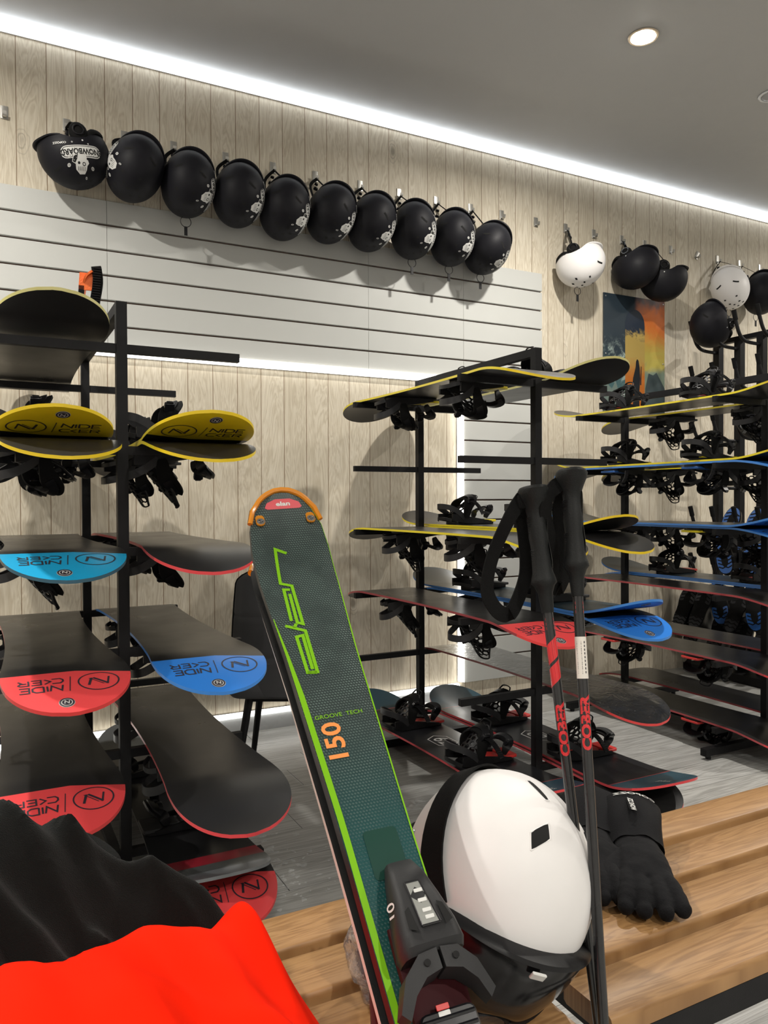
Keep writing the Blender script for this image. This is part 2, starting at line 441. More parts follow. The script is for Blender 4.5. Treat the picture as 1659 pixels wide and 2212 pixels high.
# ------------------------------------------------------------------ steel hooks on the wall
def make_hook():
    g = M(); g.rbox((0, -.003, 0), (.030, .004, .055), .0019, 0); 
    g.band(spline([(0, -.004, -.012), (0, -.012, -.022), (0, -.026, -.020), (0, -.032, -.004)], 4), .016, .002, 0, side=(1, 0, 0))
    return g.mesh('wall_hook', [m_hook], 30)
hook_me = make_hook()
HZ = 2.79
HOOKS = [(12, 'at the far left edge beside the light strip'), (146, 'holding the helmet with the skull print'), (270, 'holding the second black helmet from the left'), (376, 'holding the third black helmet from the left'),
         (488, 'holding the fourth black helmet from the left'), (590, 'holding the fifth black helmet from the left'), (681, 'holding the sixth black helmet from the left'), (778, 'holding the seventh black helmet from the left'),
         (862, 'holding the eighth black helmet from the left'), (942, 'holding the ninth black helmet from the left'), (1016, 'holding the tenth black helmet from the left'), (1083, 'just right of the tenth black helmet'),
         (1157, 'empty, left of the lone white helmet'), (1221, 'holding the lone white helmet'), (1282, 'right above the lone white helmet'), (1342, 'holding the upper of the two black helmets over the poster'),
         (1392, 'holding the lower of the two black helmets over the poster'), (1448, 'empty, just right of the two helmets over the poster'), (1505, 'tilted and empty, between the poster helmets and the right white helmet'),
         (1549, 'holding the right white helmet'), (1597, 'above the right white helmet and its black neighbour'), (1641, 'at the right edge of the photo above the black helmet')]
HP = {}
for px, lab in HOOKS:
    r = ray(px, 500); X = r.x*WALLY/r.y
    o = put('wall_hook', hook_me); place(o, (X, WALLY, HZ-.008), Matrix.Rotation(radians(28), 3, 'Y') if px == 1505 else None)
    tag(o, 'small steel wall hook '+lab, 'hook', 'steel hooks along the top of the wall'); HP[px] = X

# ================================================================== SNOWBOARD RACKS
YF, YR = 2.30, 3.17
ROWZ = [1.580, 1.290, 1.000, .710, .420, .130]      # top of the arms above the floor
RX = {'left': .3565, 'middle': 1.850, 'right': 3.170}
def make_rack():
    t = thing('snowboard_rack', 'x', 'rack')
    w = .030
    for y in (YF, YR):
        M().box((0, y, .86), (w, w, 1.68)).build('post', m_rack, t, 0)
    M().box((0, (YF+YR)/2, 1.685), (w*.98, YR-YF-w, w)).build('top_rail', m_rack, t, 0)
    M().box((0, (YF+YR)/2, .035), (w*.98, YR-YF-w, w)).build('lower_rail', m_rack, t, 0)
    for y in (YF, YR):
        for i, z in enumerate(ROWZ):
            g = M(); g.box((0, y, z-.0125), (.69, .022, .025))
            for e in (-1, 1): g.box((e*.3452, y, z-.0125), (.0012, .016, .019), 1)
            g.build('arm', [m_rack, m_vent], t, 0)
        g = M(); g.box((0, y, .032), (.82, .032, .032))
        for e in (-1, 1): g.box((e*.4102, y, .032), (.001, .024, .024), 1); g.tube([(e*.38, y, 0), (e*.38, y, .018)], .012, 0, 10)
        g.build('foot', [m_rack, m_vent], t, 0)
    return t
rack = make_rack()
for k, (side, lab) in enumerate((('left', 'black steel snowboard rack at the left, loaded on both sides'), ('middle', 'black steel snowboard rack in the middle with two empty rows of arms'), ('right', 'black steel snowboard rack at the right, seen edge-on with its square foot on the floor'))):
    o = rack if k == 0 else copy_tree(rack)
    place(o, (RX[side], 0, 0)); o['label'] = lab; o['group'] = 'black snowboard racks'

# ================================================================== SNOWBOARDS
BL, BW, BT = 1.50, .147, .0085
RISE, RUN = .060, .27
def bw(v):
    a = abs(v); e = BL/2
    w = .124+.023*min(1, (a/(e-.20)))**2
    if a > e-.19:
        t = (a-(e-.19))/.19; w = .147*max(0, 1-t**2.6)**.5
    return w
def bz(v):
    a = abs(v)-(BL/2-RUN)
    return RISE*(a/RUN)**1.9 if a > 0 else 0.0
def board_mat(name, main, zone, zone_on, gloss=.28, coat=.0, stripe=None):
    """base or topsheet; beyond a printed line near the tips the sheet has the zone colour"""
    m, nt, b = new_mat(name); q = NB(nt); tc = q.n('ShaderNodeTexCoord'); P = q.sep(tc.outputs['Object'])
    n = q.noise(tc.outputs['Object'], 6, 4); n2 = q.noise(tc.outputs['Object'], 90, 3)
    c = q.mix(n, main, tuple(x*1.25+.001 for x in main))
    ay = P[1]
    if zone_on:
        lim = q.math('ADD', BL/2-.205, q.math('MULTIPLY', q.math('MAXIMUM', q.math('ADD', q.math('MULTIPLY', P[0], -1.0), .02), 0.0), -.0)) 
        lim = q.math('SUBTRACT', BL/2-.19, q.math('MULTIPLY', q.math('MINIMUM', q.math('SUBTRACT', .02, P[0]), 0.0), .30))
        e = q.ramp(q.math('SUBTRACT', ay, lim), -.0006, .0006)
        c = q.mix(e, c, zone)
    if stripe:
        for s0, s1, col in stripe:
            w1 = q.ramp(q.math('SUBTRACT', q.math('ABSOLUTE', ay), s0), -.0005, .0005); w2 = q.ramp(q.math('SUBTRACT', q.math('ABSOLUTE', ay), s1), -.0005, .0005, 1, 0)
            c = q.mix(q.math('MULTIPLY', w1, w2), c, col)
    # scratches along the board
    sv = q.comb(q.math('MULTIPLY', P[0], 60.0), q.math('MULTIPLY', P[1], 2.5), 0.0); sc = q.noise(sv, 6, 2)
    c = q.mix(q.ramp(sc, .70, .78, 0, .25), c, (.10, .10, .10))
    nt.links.new(c, b.inputs['Base Color'])
    r = q.math('ADD', gloss-.08, q.math('MULTIPLY', n, .20)); nt.links.new(r, b.inputs['Roughness'])
    b.inputs['Coat Weight'].default_value = coat; b.inputs['Coat Roughness'].default_value = .12; b.inputs['Specular IOR Level'].default_value = .38
    if coat > .5:
        wr = q.noise(tc.outputs['Object'], 14, 5, .6, 2.5); bp = q.n('ShaderNodeBump'); bp.inputs['Strength'].default_value = .9; bp.inputs['Distance'].default_value = .012
        nt.links.new(wr, bp.inputs['Height']); nt.links.new(bp.outputs['Normal'], b.inputs['Coat Normal']); b.inputs['Coat Roughness'].default_value = .05
    q.bump(n2, .04, .001, b.inputs['Normal'])
    return m
C_BASE = (.016, .0155, .0155); C_RED = (.78, .07, .075); C_BLUE = (.03, .20, .66); C_CYAN = (.015, .36, .66); C_YEL = (.80, .58, .01); C_TEAL = (.012, .035, .055)
C_EYEL = (.80, .66, .03); C_EBLUE = (.07, .24, .66)
m_ink = mat('black_print', (.035, .03, .04), .4)
m_side = mat('steel_edge', (.22, .22, .23), .3, .7)
m_badgew = mat('badge_white', (.62, .62, .60), .4)
def logo_parts():
    """circle with a doubled N, a bar, and the two-line wordmark; up is towards the tip"""
    G = []
    G.append(ring2d((-.067, 0), .0415, .0450, 40, 1.06))
    for dx in (0, ):
        G.append(stroke2d([(-.092, -.0165), (-.0855, .017), (-.0825, .017)], .0045))
        G.append(stroke2d([(-.0870, .018), (-.0560, -.0165)], .0060, 4)); G.append(stroke2d([(-.0770, .018), (-.0460, -.0165)], .0022, 4))
        G.append(stroke2d([(-.0520, -.0165), (-.0430, .0180)], .0060, 3))
    G.append(stroke2d([(-.006, -.036), (.001, .036)], .0022, 5))
    def letter(ch, x, y, w, h):
        L = {'N': [[(0, 0), (.12, 1), (.88, 0), (1.0, 1)]], 'I': [[(.5, 0), (.5, 1)]], 'D': [[(0, 0), (0, 1), (.7, 1), (1, .75), (1, .25), (.7, 0), (0, 0)]],
             'E': [[(1, 1), (0, 1), (0, 0), (1, 0)], [(0, .5), (.85, .5)]], 'C': [[(1, 1), (.25, 1), (0, .7), (0, .3), (.25, 0), (1, 0)]],
             'K': [[(.9, 1), (.1, .5), (.9, 0)]], 'R': [[(0, 0), (0, 1), (.8, 1), (1, .8), (.8, .5), (.2, .5)], [(.55, .5), (1, 0)]]}
        for s_ in L[ch]: G.append(stroke2d([(x+p[0]*w, y+p[1]*h) for p in s_], .0042, 2))
    for k, (ch, x, w) in enumerate((('N', .014, .028), ('I', .046, .004), ('D', .056, .024), ('E', .087, .021))): letter(ch, x, .005, w, .024)
    for k, (ch, x, w) in enumerate((('C', .012, .024), ('K', .037, .017), ('E', .060, .021), ('R', .087, .022))): letter(ch, x, -.031, w, .024)
    return G
LOGO = logo_parts()
def make_deck(name, base, edgecol, rimcol, zone=None, logo=True, top=(.02, .02, .022), topzone=None, toptext=None, stripe=None, gloss=.28, coat=0.0):
    mb = board_mat(name+'_base', base, zone or base, zone is not None, gloss, coat)
    mt = board_mat(name+'_topsheet', top, topzone or top, topzone is not None, .3, .1, stripe)
    me_ = mat(name+'_edge', edgecol, .35); mr = mat(name+'_rim', rimcol, .35)
    g = M(); NV, NU = 96, 14
    vv = [-BL/2*1.0 + BL*j/NV for j in range(NV+1)]
    # finer steps at the tips
    vv = []
    for j in range(NV+1):
        s_ = -1+2*j/NV; vv.append(BL/2*.9995*(sin(s_*pi/2)*.55+s_*.45))
    def P(u, v, h): return Vector((bw(v)*u, v, bz(v)+h))
    us = [sin((-1+2*i/NU)*pi/2)*.35+(-1+2*i/NU)*.65 for i in range(NU+1)]
    for h, m_ in ((-BT/2, 0), (BT/2, 1)):
        k = len(g.v)
        for v in vv:
            for u in us: g.v.append(P(u, v, h))
        for j in range(NV):
            for i in range(NU):
                a = k+j*(NU+1)+i; f = [a, a+1, a+NU+2, a+NU+1]
                g.f.append(f); g.m.append(m_)
    n1 = (NV+1)*(NU+1)
    for j in range(NV):
        tip = min(abs(vv[j]), abs(vv[j+1])) > BL/2-.115
        for i in (0, NU):
            a = j*(NU+1)+i; b_ = a+NU+1
            g.f.append([a, b_, b_+n1, a+n1]); g.m.append(3 if tip else 2)
    for j in (0, NV):
        for i in range(NU):
            a = j*(NU+1)+i; g.f.append([a, a+1, a+1+n1, a+n1]); g.m.append(3)
    if logo and zone is not None:
        v0 = BL/2-.118
        fb = lambda x, y, e=.0008: (-x, v0+y, bz(v0+y)-BT/2-e)
        for q in LOGO: decal(g, q, fb, 4)
        v1 = BL/2-.036
        f2 = lambda x, y: (-x, v1+y, bz(v1+y)-BT/2-.0008); f3 = lambda x, y: (-x, v1+y, bz(v1+y)-BT/2-.0016)
        decal(g, disc2d((.012, 0), .0175, 22), f2, 5); decal(g, ring2d((.012, 0), .0128, .0165), f3, 4); decal(g, disc2d((.012, 0), .0105, 16), f3, 4)
        f4 = lambda x, y: (-x, v1+y, bz(v1+y)-BT/2-.0022)
        decal(g, stroke2d([(.0065, -.005), (.008, .005), (.0155, -.005), (.017, .005)], .0022), f4, 5)
    if toptext:
        for txt, v0, sz, sgn in toptext:
            ft = lambda x, y: (-y*sgn, v0+x*sgn, bz(v0+x*sgn)+BT/2+.0008)
            decal(g, text2d(txt, sz, 0, 1.0, .04), ft, 5)
            if txt == '62':
                hx = [(-.075, 0), (-.045, .045), (.045, .045), (.075, 0), (.045, -.045), (-.045, -.045), (-.075, 0), (-.045, .045)]
                decal(g, stroke2d(hx, .004), ft, 5)
        decal(g, ([(-.012, -.008), (.012, -.008), (.012, .008), (-.012, .008)], [[0, 1, 2, 3]]), lambda x, y: (x+.05, y+.16, BT/2+.0008), 5)
    return g.mesh(name, [mb, mt, me_, mr, m_ink, m_badgew], 50)

DK = {}
DK['yellow_logo'] = make_deck('yellow_logo_deck', C_BASE, C_EYEL, C_YEL, C_YEL)
DK['yellow_black'] = make_deck('yellow_rim_deck', C_BASE, C_EYEL, C_YEL)
DK['pale_black'] = make_deck('pale_rim_deck', C_BASE, (.60, .56, .22), (.60, .56, .22))
DK['cyan'] = make_deck('cyan_deck', C_BASE, (.03, .03, .03), (.03, .10, .15), C_CYAN)
DK['red_logo'] = make_deck('red_logo_deck', C_BASE, (.30, .05, .06), (.70, .05, .05), C_RED)
DK['red_black'] = make_deck('red_rim_deck', C_BASE, (.45, .07, .08), (.75, .06, .07))
DK['blue_logo'] = make_deck('blue_logo_deck', C_BASE, C_EBLUE, (.05, .25, .72), C_BLUE, top=(.02, .035, .045), topzone=(.05, .22, .60))
DK['teal_top'] = make_deck('teal_deck', C_BASE, (.45, .05, .06), (.75, .06, .07), top=(.012, .012, .014), topzone=(.02, .075, .11), toptext=[('62', -.02, .09, 1), ('plus', .66, .035, 1)], stripe=[(.548, .5515, (.5, .05, .05)), (.552, 2, (.015, .06, .09))])
DK['wrapped'] = make_deck('wrapped_deck', (.022, .022, .023), (.3, .06, .06), (.75, .06, .06), gloss=.22, coat=.9)
DK['red_stripe'] = make_deck('red_stripe_deck', C_BASE, (.05, .05, .05), (.16, .17, .18), top=(.012, .012, .013), stripe=[(.50, .565, (.22, .012, .022)), (.566, .63, (.06, .065, .065)), (.63, 2, (.13, .14, .15))])

# ------------------------------------------------------------------ bindings (toe = +x, screwed on at z = 0)
def hexplate(mb, fn, outline_w, H, r=.0105, keep=.66, m=0, th=.0035, border=.0045):
    """curved lattice of six-sided holes inside a tapering outline; fn(u, v, h) maps to space"""
    dx = r*sqrt(3); dy = r*1.5; row = 0; y = border+r*.9
    while y < H-r*.8:
        w = outline_w(y/H)-border-r*.55; off = (dx/2 if row % 2 else 0); n = int(w/dx)+2
        for i in range(-n, n+1):
            cx = i*dx+off
            if abs(cx) > w: continue
            vs = []
            for h in (-th/2, th/2):
                for kk in (1.03, keep):
                    for a in range(6):
                        an = pi/6+a*pi/3; vs.append(fn(cx+r*kk*cos(an), y+r*kk*sin(an), h))
            fs = []
            for a in range(6):
                b = (a+1) % 6
                fs += [(a, b, 6+b, 6+a), (12+a, 18+a, 18+b, 12+b), (6+a, 6+b, 18+b, 18+a)]
            mb.add(vs, fs, m)
        y += dy; row += 1
    ed = []
    for k in range(25):
        t = k/24; ed.append(fn(outline_w(t)-border*.5, t*H, 0))
    top = [fn((outline_w(1)-border*.5)*cos(pi*k/10), H+.004*sin(pi*k/10), 0) for k in range(1, 10)]
    ed2 = [fn(-(outline_w(1-k/24)-border*.5), (1-k/24)*H, 0) for k in range(25)]
    mb.tube(ed+top+ed2, (border, th*.75), m, 6)
def make_binding(name, acc, lean, variant=0):
    """one snowboard binding as part meshes: dict of part name -> mesh"""
    out = {}
    g = M()   # base plate with heel cup
    g.rbox((.012, 0, .006), (.235, .098, .012), .035, 0); g.rbox((.005, 0, .016), (.12, .062, .012), .025, 1)
    g.rbox((.105, 0, .016), (.055, .10, .010), .012, 1)
    for s_ in (-1, 1):
        prof = [(-.125, .060, .034, .030), (-.075, .056, .030, .040), (-.02, .050, .020, .032), (.04, .050, .016, .020), (.10, .050, .010, .012)]
        rings = []
        for x, yy, zc, hh in prof:
            rings.append([Vector((x, s_*(yy-.004), max(.001, zc-hh/2))), Vector((x, s_*(yy+.004), max(.001, zc-hh/2))), Vector((x, s_*(yy+.004), zc+hh/2)), Vector((x, s_*(yy-.004), zc+hh/2))])
        g.loft(rings)
    hoop = [(-.055, .056, .030), (-.085, .059, .055), (-.12, .054, .075), (-.145, .032, .083), (-.151, 0, .085), (-.145, -.032, .083), (-.12, -.054, .075), (-.085, -.059, .055), (-.055, -.056, .030)]
    g.band(spline(hoop, 4), .024, .006, 2, side=(0, 0, 1))
    low = [(-.125, .058, .020), (-.142, .035, .026), (-.148, 0, .028), (-.142, -.035, .026), (-.125, -.058, .020)]
    g.band(spline(low, 4), .014, .005, 0, side=(0, 0, 1))
    out['base_plate'] = g.mesh(name+'_base_plate', [m_plas, acc, m_plas2], 40)
    # highback
    g = M(); hb = radians(lean); H = .165
    def fn(u, v, h):
        c = .052; x = -.060+.0*v-(c**2-min(abs(u), c*.98)**2)**.5*.75 + h; z = .060+v
        x0, z0 = -.115, .060
        dx_, dz_ = x-x0, z-z0
        return Vector((x0+dx_*cos(hb)+dz_*sin(hb), u, z0-dx_*sin(hb)+dz_*cos(hb)))
    hexplate(g, fn, lambda t: .050-.010*t+.006*sin(t*pi)-.012*max(0, t-.75)/.25, H, .0135, .72)
    g.tube([fn(0, H*.1, .006), fn(0, H*.8, .006)], .004, 0, 6)
    g.rbox(tuple(fn(0, H*.25, .010)), (.018, .034, .02), .004)
    out['highback'] = g.mesh(name+'_highback', [m_plas], 40)
    # straps
    def strap(x, y0, z0, zt, w, xt, tail, pad):
        g = M(); 
        path = spline([(x-.01, y0, .03), (x, y0+.002, z0), (xt, y0*.72, zt*.92), (xt+.004, 0, zt), (xt, -y0*.72, zt*.92), (x, -y0-.002, z0), (x-.01, -y0, .03)], 6)
        n = len(path); sd = [Vector((1, 0, .35)) for _ in path]
        g.band(path, [w*(.35+.65*sin(pi*k/(n-1))**.6) for k in range(n)], .007, 0, side=sd)
        a, b = n//5, n-n//5
        g.band([p+Vector((.0, 0, .007)) for p in path[a:b]], w*.45, .005, 1, side=Vector((1, 0, .35)))
        # buckle
        bp = path[n-n//4]; R = Matrix.Rotation(radians(-50), 3, 'X')
        g.rbox(bp+Vector((0, -.006, .010)), (.030, .040, .012), .004, 2, R=R); g.rbox(bp+Vector((0, -.012, .018)), (.020, .030, .008), .003, 1, R=R)
        if tail:
            q = spline([bp+Vector((0, -.004, .012)), bp+Vector((.01, -.030, .004)), bp+Vector((.02, -.055, -.020)), bp+Vector((.03, -.07, -.05))], 5)
            g.band(q, .020, .004, 1, side=Vector((1, 0, 0)))
            for k in range(1, len(q)-1): g.box(q[k]+Vector((0, -.002, .002)), (.018, .003, .004), 1)
        return g
    out['ankle_strap'] = strap(-.035, .056, .085, .128, .060, -.010, variant != 1, True).mesh(name+'_ankle_strap', [m_foam, m_plas, m_gloss], 40)
    out['toe_strap'] = strap(.075, .050, .055, .078, .040, .098, variant == 1, True).mesh(name+'_toe_strap', [m_plas, m_plas2, m_gloss], 40)
    return out
m_accblk = mat('black_footpad', (.016, .016, .017), .6)
BD = {'black': make_binding('binding', m_accblk, 40), 'blacklow': make_binding('folded_binding', m_accblk, 74, 1), 'yellow': make_binding('yellow_pad_binding', m_yel, 58),
      'red': make_binding('red_pad_binding', m_red, 50), 'blue': make_binding('blue_pad_binding', m_blue, 60, 1)}
def add_binding(parent, kind, v, toe, yaw=0.0, label=None):
    b = bpy.data.objects.new('binding', None); COL.objects.link(b); b.parent = parent; b.empty_display_size = .05
    b.matrix_local = Matrix.Translation((0, v, BT/2)) @ Matrix.Rotation(radians(yaw)+(0 if toe > 0 else pi), 4, 'Z')
    for k, me in BD[kind].items(): put(k, me, b)
    if label: b['label'] = label
    return b
BOARD_COUNT = {}
def board(rk, side, row, deck, inv, kind, label, dy=0.0, toe=1, lift=0.0, dx=0.0, yaw=0.0, tilt=0.0, group=None, vb=(-.26, .26), yaws=(0, 0)):
    x = RX[rk]+(.178+dx)*(-1 if side == 'L' else 1); z = ROWZ[row]+BT/2+lift+.0006
    R = Matrix.Rotation(radians(180+yaw), 3, 'Z')
    if inv: R = R @ Matrix.Rotation(pi, 3, 'Y')
    R = Matrix.Rotation(radians(tilt), 3, 'X') @ R
    t = thing('snowboard', label, 'snowboard', (x, 2.725+dy, z), R, group)
    put('deck', DK[deck], t)
    if kind:
        for k, v in enumerate(vb): add_binding(t, kind, v, toe, yaws[k])
    return t
G1 = {'left': 'snowboards on the left rack', 'middle': 'snowboards on the middle rack', 'right': 'snowboards on the right rack'}
PAIR = BT+.001
def B(*a, **k): return board(*a, group=G1[a[0]], **k)
# left rack
B('left', 'L', 0, 'pale_black', False, 'black', 'black-based snowboard with orange-strapped binding, top row of the left rack', dy=.14, toe=-1, dx=.004, tilt=-1.3, lift=.010)
B('left', 'L', 1, 'yellow_black', True, 'blacklow', 'yellow-rimmed black snowboard base just under the yellow-tipped board left of the left post', dy=-.03, toe=1, yaws=(10, -20))
B('left', 'L', 1, 'yellow_logo', False, 'blacklow', 'yellow-tipped snowboard with ringed N print, left of the left post', dy=.03, lift=PAIR, toe=-1, dx=.012)
B('left', 'R', 1, 'yellow_black', True, 'black', 'yellow-rimmed black snowboard base just under the yellow-tipped board right of the left post', dy=-.03, toe=1, yaws=(-15, 5))
B('left', 'R', 1, 'yellow_logo', False, 'blacklow', 'yellow-tipped snowboard with ringed N print, right of the left post', dy=.0, lift=PAIR, toe=-1, dx=.005)
B('left', 'L', 2, 'cyan', True, 'black', 'snowboard turned base up with a light blue printed tip, left rack', dy=-.06, toe=1, dx=-.004)
B('left', 'R', 2, 'red_black', True, 'blacklow', 'snowboard with plain black base and thin red rim, beside the light blue tip', dy=-.02, toe=1)
B('left', 'L', 3, 'red_logo', True, 'black', 'upper of the two red-tipped snowboards left of the left post', dy=-.13, toe=1)
B('left', 'R', 3, 'blue_logo', True, 'blacklow', 'snowboard turned base up with a blue printed tip, right of the left post', dy=-.11, toe=1)
B('left', 'L', 4, 'red_logo', True, 'black', 'lower of the two red-tipped snowboards left of the left post, behind the fleece', dy=-.11, toe=1, dx=.012)
B('left', 'R', 4, 'red_black', True, 'blacklow', 'large black snowboard base with red rim reaching furthest towards the bench', dy=-.28, toe=1, dx=.004)
B('left', 'R', 5, 'red_logo', True, None, 'red-tipped snowboard close to the floor, peeping out behind the orange jacket', dy=-.15, dx=.012)
B('left', 'R', 5, 'red_stripe', False, 'black', 'wet black snowboard with dark red stripe and grey tip, bottom row of the left rack', dy=-.12, lift=PAIR, dx=.004)
B('left', 'L', 5, 'red_black', True, None, 'black snowboard on the bottom row left of the left post, mostly behind the fleece', dy=-.08)
# middle rack
B('middle', 'L', 0, 'yellow_black', True, 'yellow', 'yellow-edged snowboard with bindings hanging below, top row of the middle rack', dy=-.02, toe=1, yaws=(8, -8))
B('middle', 'R', 0, 'pale_black', False, 'black', 'snowboard with rounded black nose overlapping the poster, top of the middle rack', dy=.10, toe=1, dx=.012)
B('middle', 'L', 2, 'yellow_black', True, 'black', 'yellow-edged snowboard with hanging bindings under its glossy base, left side of the middle rack', dy=-.08, toe=1, yaws=(0, 15))
B('middle', 'R', 2, 'yellow_black', True, 'black', 'black snowboard with yellow rim whose nose dips, right of the ski pole grips', dy=-.03, toe=1)
B('middle', 'R', 2, 'yellow_black', False, 'yellow', 'black snowboard with yellow rim whose nose curves up, right of the ski pole grips', dy=.05, lift=PAIR, toe=-1, dx=.005)
B('middle', 'L', 3, 'red_logo', True, 'black', 'snowboard with red printed tip behind the ski poles, base up', dy=-.07, toe=1, yaws=(20, -10))
B('middle', 'R', 3, 'blue_logo', True, 'blacklow', 'snowboard base up with blue printed tip, middle rack', dy=-.11, toe=1)
B('middle', 'R', 3, 'blue_logo', False, 'black', 'dark-topped snowboard with raised blue nose, stacked on the blue-tipped one', dy=-.07, lift=PAIR, toe=-1, yaws=(10, 0))
B('middle', 'R', 4, 'wrapped', True, None, 'black snowboard wrapped in clear plastic film with a red-rimmed tip', dy=-.10, dx=.004)
B('middle', 'L', 5, 'teal_top', False, 'red', 'dark snowboard with red-padded bindings on the bottom row, behind the white helmet', dy=-.06, toe=-1, yaws=(0, 0))
B('middle', 'R', 5, 'red_black', True, None, 'black snowboard with red rim lying base up under the teal-tipped one', dy=-.16)
B('middle', 'R', 5, 'teal_top', False, 'red', 'dark snowboard with teal tips and red edge, bottom row beside the white helmet', dy=-.21, lift=PAIR, toe=-1, dx=.01, yaws=(5, 0))
# right rack
B('right', 'L', 0, 'yellow_black', False, 'red', 'yellow-edged snowboard carrying two red-lined bindings, top row of the right rack', toe=-1)
B('right', 'R', 0, 'yellow_black', True, 'black', 'yellow-edged snowboard with hanging bindings, far side of the right rack top row', toe=1)
B('right', 'L', 1, 'blue_logo', True, 'blue', 'blue-edged snowboard with bindings hanging, right under the yellow one of the right rack', toe=-1)
B('right', 'L', 1, 'yellow_black', False, 'yellow', 'yellow-edged snowboard lying on a blue-edged one, second row of the right rack', toe=-1, lift=PAIR, dx=-.008)
B('right', 'R', 1, 'yellow_black', True, 'black', 'yellow-edged snowboard on the far side of the second row of the right rack', toe=1)
B('right', 'L', 2, 'blue_logo', True, 'yellow', 'blue-edged snowboard with hanging bindings, third row of the right rack', toe=-1)
B('right', 'L', 2, 'blue_logo', False, None, 'blue-edged snowboard without bindings, uppermost in the third row of the right rack', lift=PAIR, dy=.02, dx=.01)
B('right', 'R', 2, 'red_black', True, 'black', 'red-edged snowboard on the far side of the third row of the right rack', toe=1)
B('right', 'L', 3, 'red_black', True, None, 'red-edged black snowboard, fourth row of the right rack', dy=-.02)
B('right', 'R', 3, 'blue_logo', False, 'red', 'dark blue-edged snowboard with red-lined bindings, far side of the right rack fourth row', toe=-1, lift=PAIR)
B('right', 'R', 3, 'blue_logo', True, None, 'blue-edged snowboard under another, far side of the right rack fourth row', dy=.02, dx=.005)
B('right', 'L', 4, 'red_black', True, 'red', 'red-edged black snowboard with hanging bindings, fifth row of the right rack near side', toe=-1)
B('right', 'R', 4, 'red_black', True, None, 'red-edged black snowboard on the far side of the fifth row of the right rack', dy=.02)
B('right', 'L', 5, 'red_black', True, 'red', 'red-edged black snowboard nearest the floor, near side of the right rack', toe=-1)
B('right', 'R', 5, 'red_black', True, None, 'red-edged black snowboard nearest the floor, far side of the right rack', dy=.02)

# ================================================================== HELMETS
HA, HB, HC = .116, .141, .142
def rim_z(th):
    fr = max(0, sin(th)); bk = max(0, -sin(th)); sd = abs(cos(th))
    return -.030 - .042*bk**1.2 + .004*fr + .016*math.exp(-((sd-1)/.07)**2) - .014*math.exp(-((sd-.72)/.16)**2)*(1 if sin(th) < 0 else .3)
def hpt(th, t, k=1.0):
    pm = math.acos(max(-.9, min(.9, rim_z(th)/HC))); ph = pm*t
    e = 1+.03*sin(ph)**2
    return Vector((HA*k*sin(ph)*cos(th)*e, HB*k*sin(ph)*sin(th)*e, HC*k*cos(ph)))
def dome(x, y, off=.0009):
    z = HC*max(0.0004, 1-(x/HA)**2-(y/HB)**2)**.5; n = Vector((x/HA**2, y/HB**2, z/HC**2)).normalized()
    e = 1+.03*((x/HA)**2+(y/HB)**2); return Vector((x*e, y*e, z))+n*off
def flank(y, z, s_, off=.0009):
    q = max(.0004, 1-(y/HB)**2-(z/HC)**2); x = HA*q**.5; n = Vector((x/HA**2, y/HB**2, z/HC**2)).normalized()
    e = 1+.03*(1-(z/HC)**2); p = Vector((x*e, y*e, z))+n*off
    return Vector((p.x*s_, p.y, p.z))
def skull_art():
    """white print on the side: a board-shaped banner, a capped skull and snow stars -> list of (shape, ink 0 white / 1 black)"""
    A = []
    def cap(cx, cy, L, h, a):
        n = 8; P = [(L/2-h+h*cos(t), h*sin(t)) for t in [(-pi/2+pi*k/n) for k in range(n+1)]]+[(-L/2+h+h*cos(t), h*sin(t)) for t in [(pi/2+pi*k/n) for k in range(n+1)]]
        return shift((P, [list(range(len(P)))]), cx, cy, 1, a)
    A.append((cap(0, .006, .100, .0150, .12), 0)); A.append((cap(0, .006, .096, .0128, .12), 1)); A.append((cap(0, .006, .092, .0112, .12), 0))
    A.append((shift(text2d('SNOWBOARD', .0185, .0006, .86), 0, .0055, 1, .12), 1))
    K = []    # everything but the banner stands the other way up
    K.append((([(-.016, .012), (.010, .014), (.014, .030), (-.018, .030)], [[0, 1, 2, 3]]), 0))
    K.append((([(.010, .010), (.030, .022), (.034, .040), (.022, .046), (.014, .030)], [[0, 1, 2, 3, 4]]), 0)); K.append((([(.013, .012), (.028, .023), (.032, .039), (.023, .043), (.016, .030)], [[0, 1, 2, 3, 4]]), 1))
    sk = [(-.022, .030), (.016, .030), (.022, .044), (.020, .062), (.006, .074), (-.012, .072), (-.018, .060), (-.020, .048), (-.026, .040)]
    K.append(((sk, [list(range(len(sk)))]), 0))
    K.append((disc2d((-.008, .044), .0062, 12), 1)); K.append((disc2d((-.008, .044), .0036, 12), 0)); K.append((disc2d((.010, .042), .0045, 10), 1))
    for k in range(5): K.append((stroke2d([(-.012+k*.006, .052), (-.012+k*.006, .064)], .0013), 1))
    for (x, y, r) in ((.044, .050, .0058), (-.040, .052, .0058), (.040, .026, .004), (-.018, .080, .0035), (.030, -.026, .003), (-.026, -.026, .003)):
        K.append((disc2d((x, y), r, 10), 0))
        for a in (0, pi/2): K.append((stroke2d([(x-r*.8*cos(a), y-r*.8*sin(a)), (x+r*.8*cos(a), y+r*.8*sin(a))], .0010), 1))
    A = [(shift(q, 0, 0, 1.55), ink) for q, ink in A]; K = [(shift(q, 0, .006, 1.08), ink) for q, ink in K]
    A += K; A.append((shift(text2d('COPOZZ', .011, .0003, 1.0), .076, -.020), 0))
    A = [(chop(q, .009), ink) for q, ink in A]
    return [a for a in A if a]
ART = skull_art()
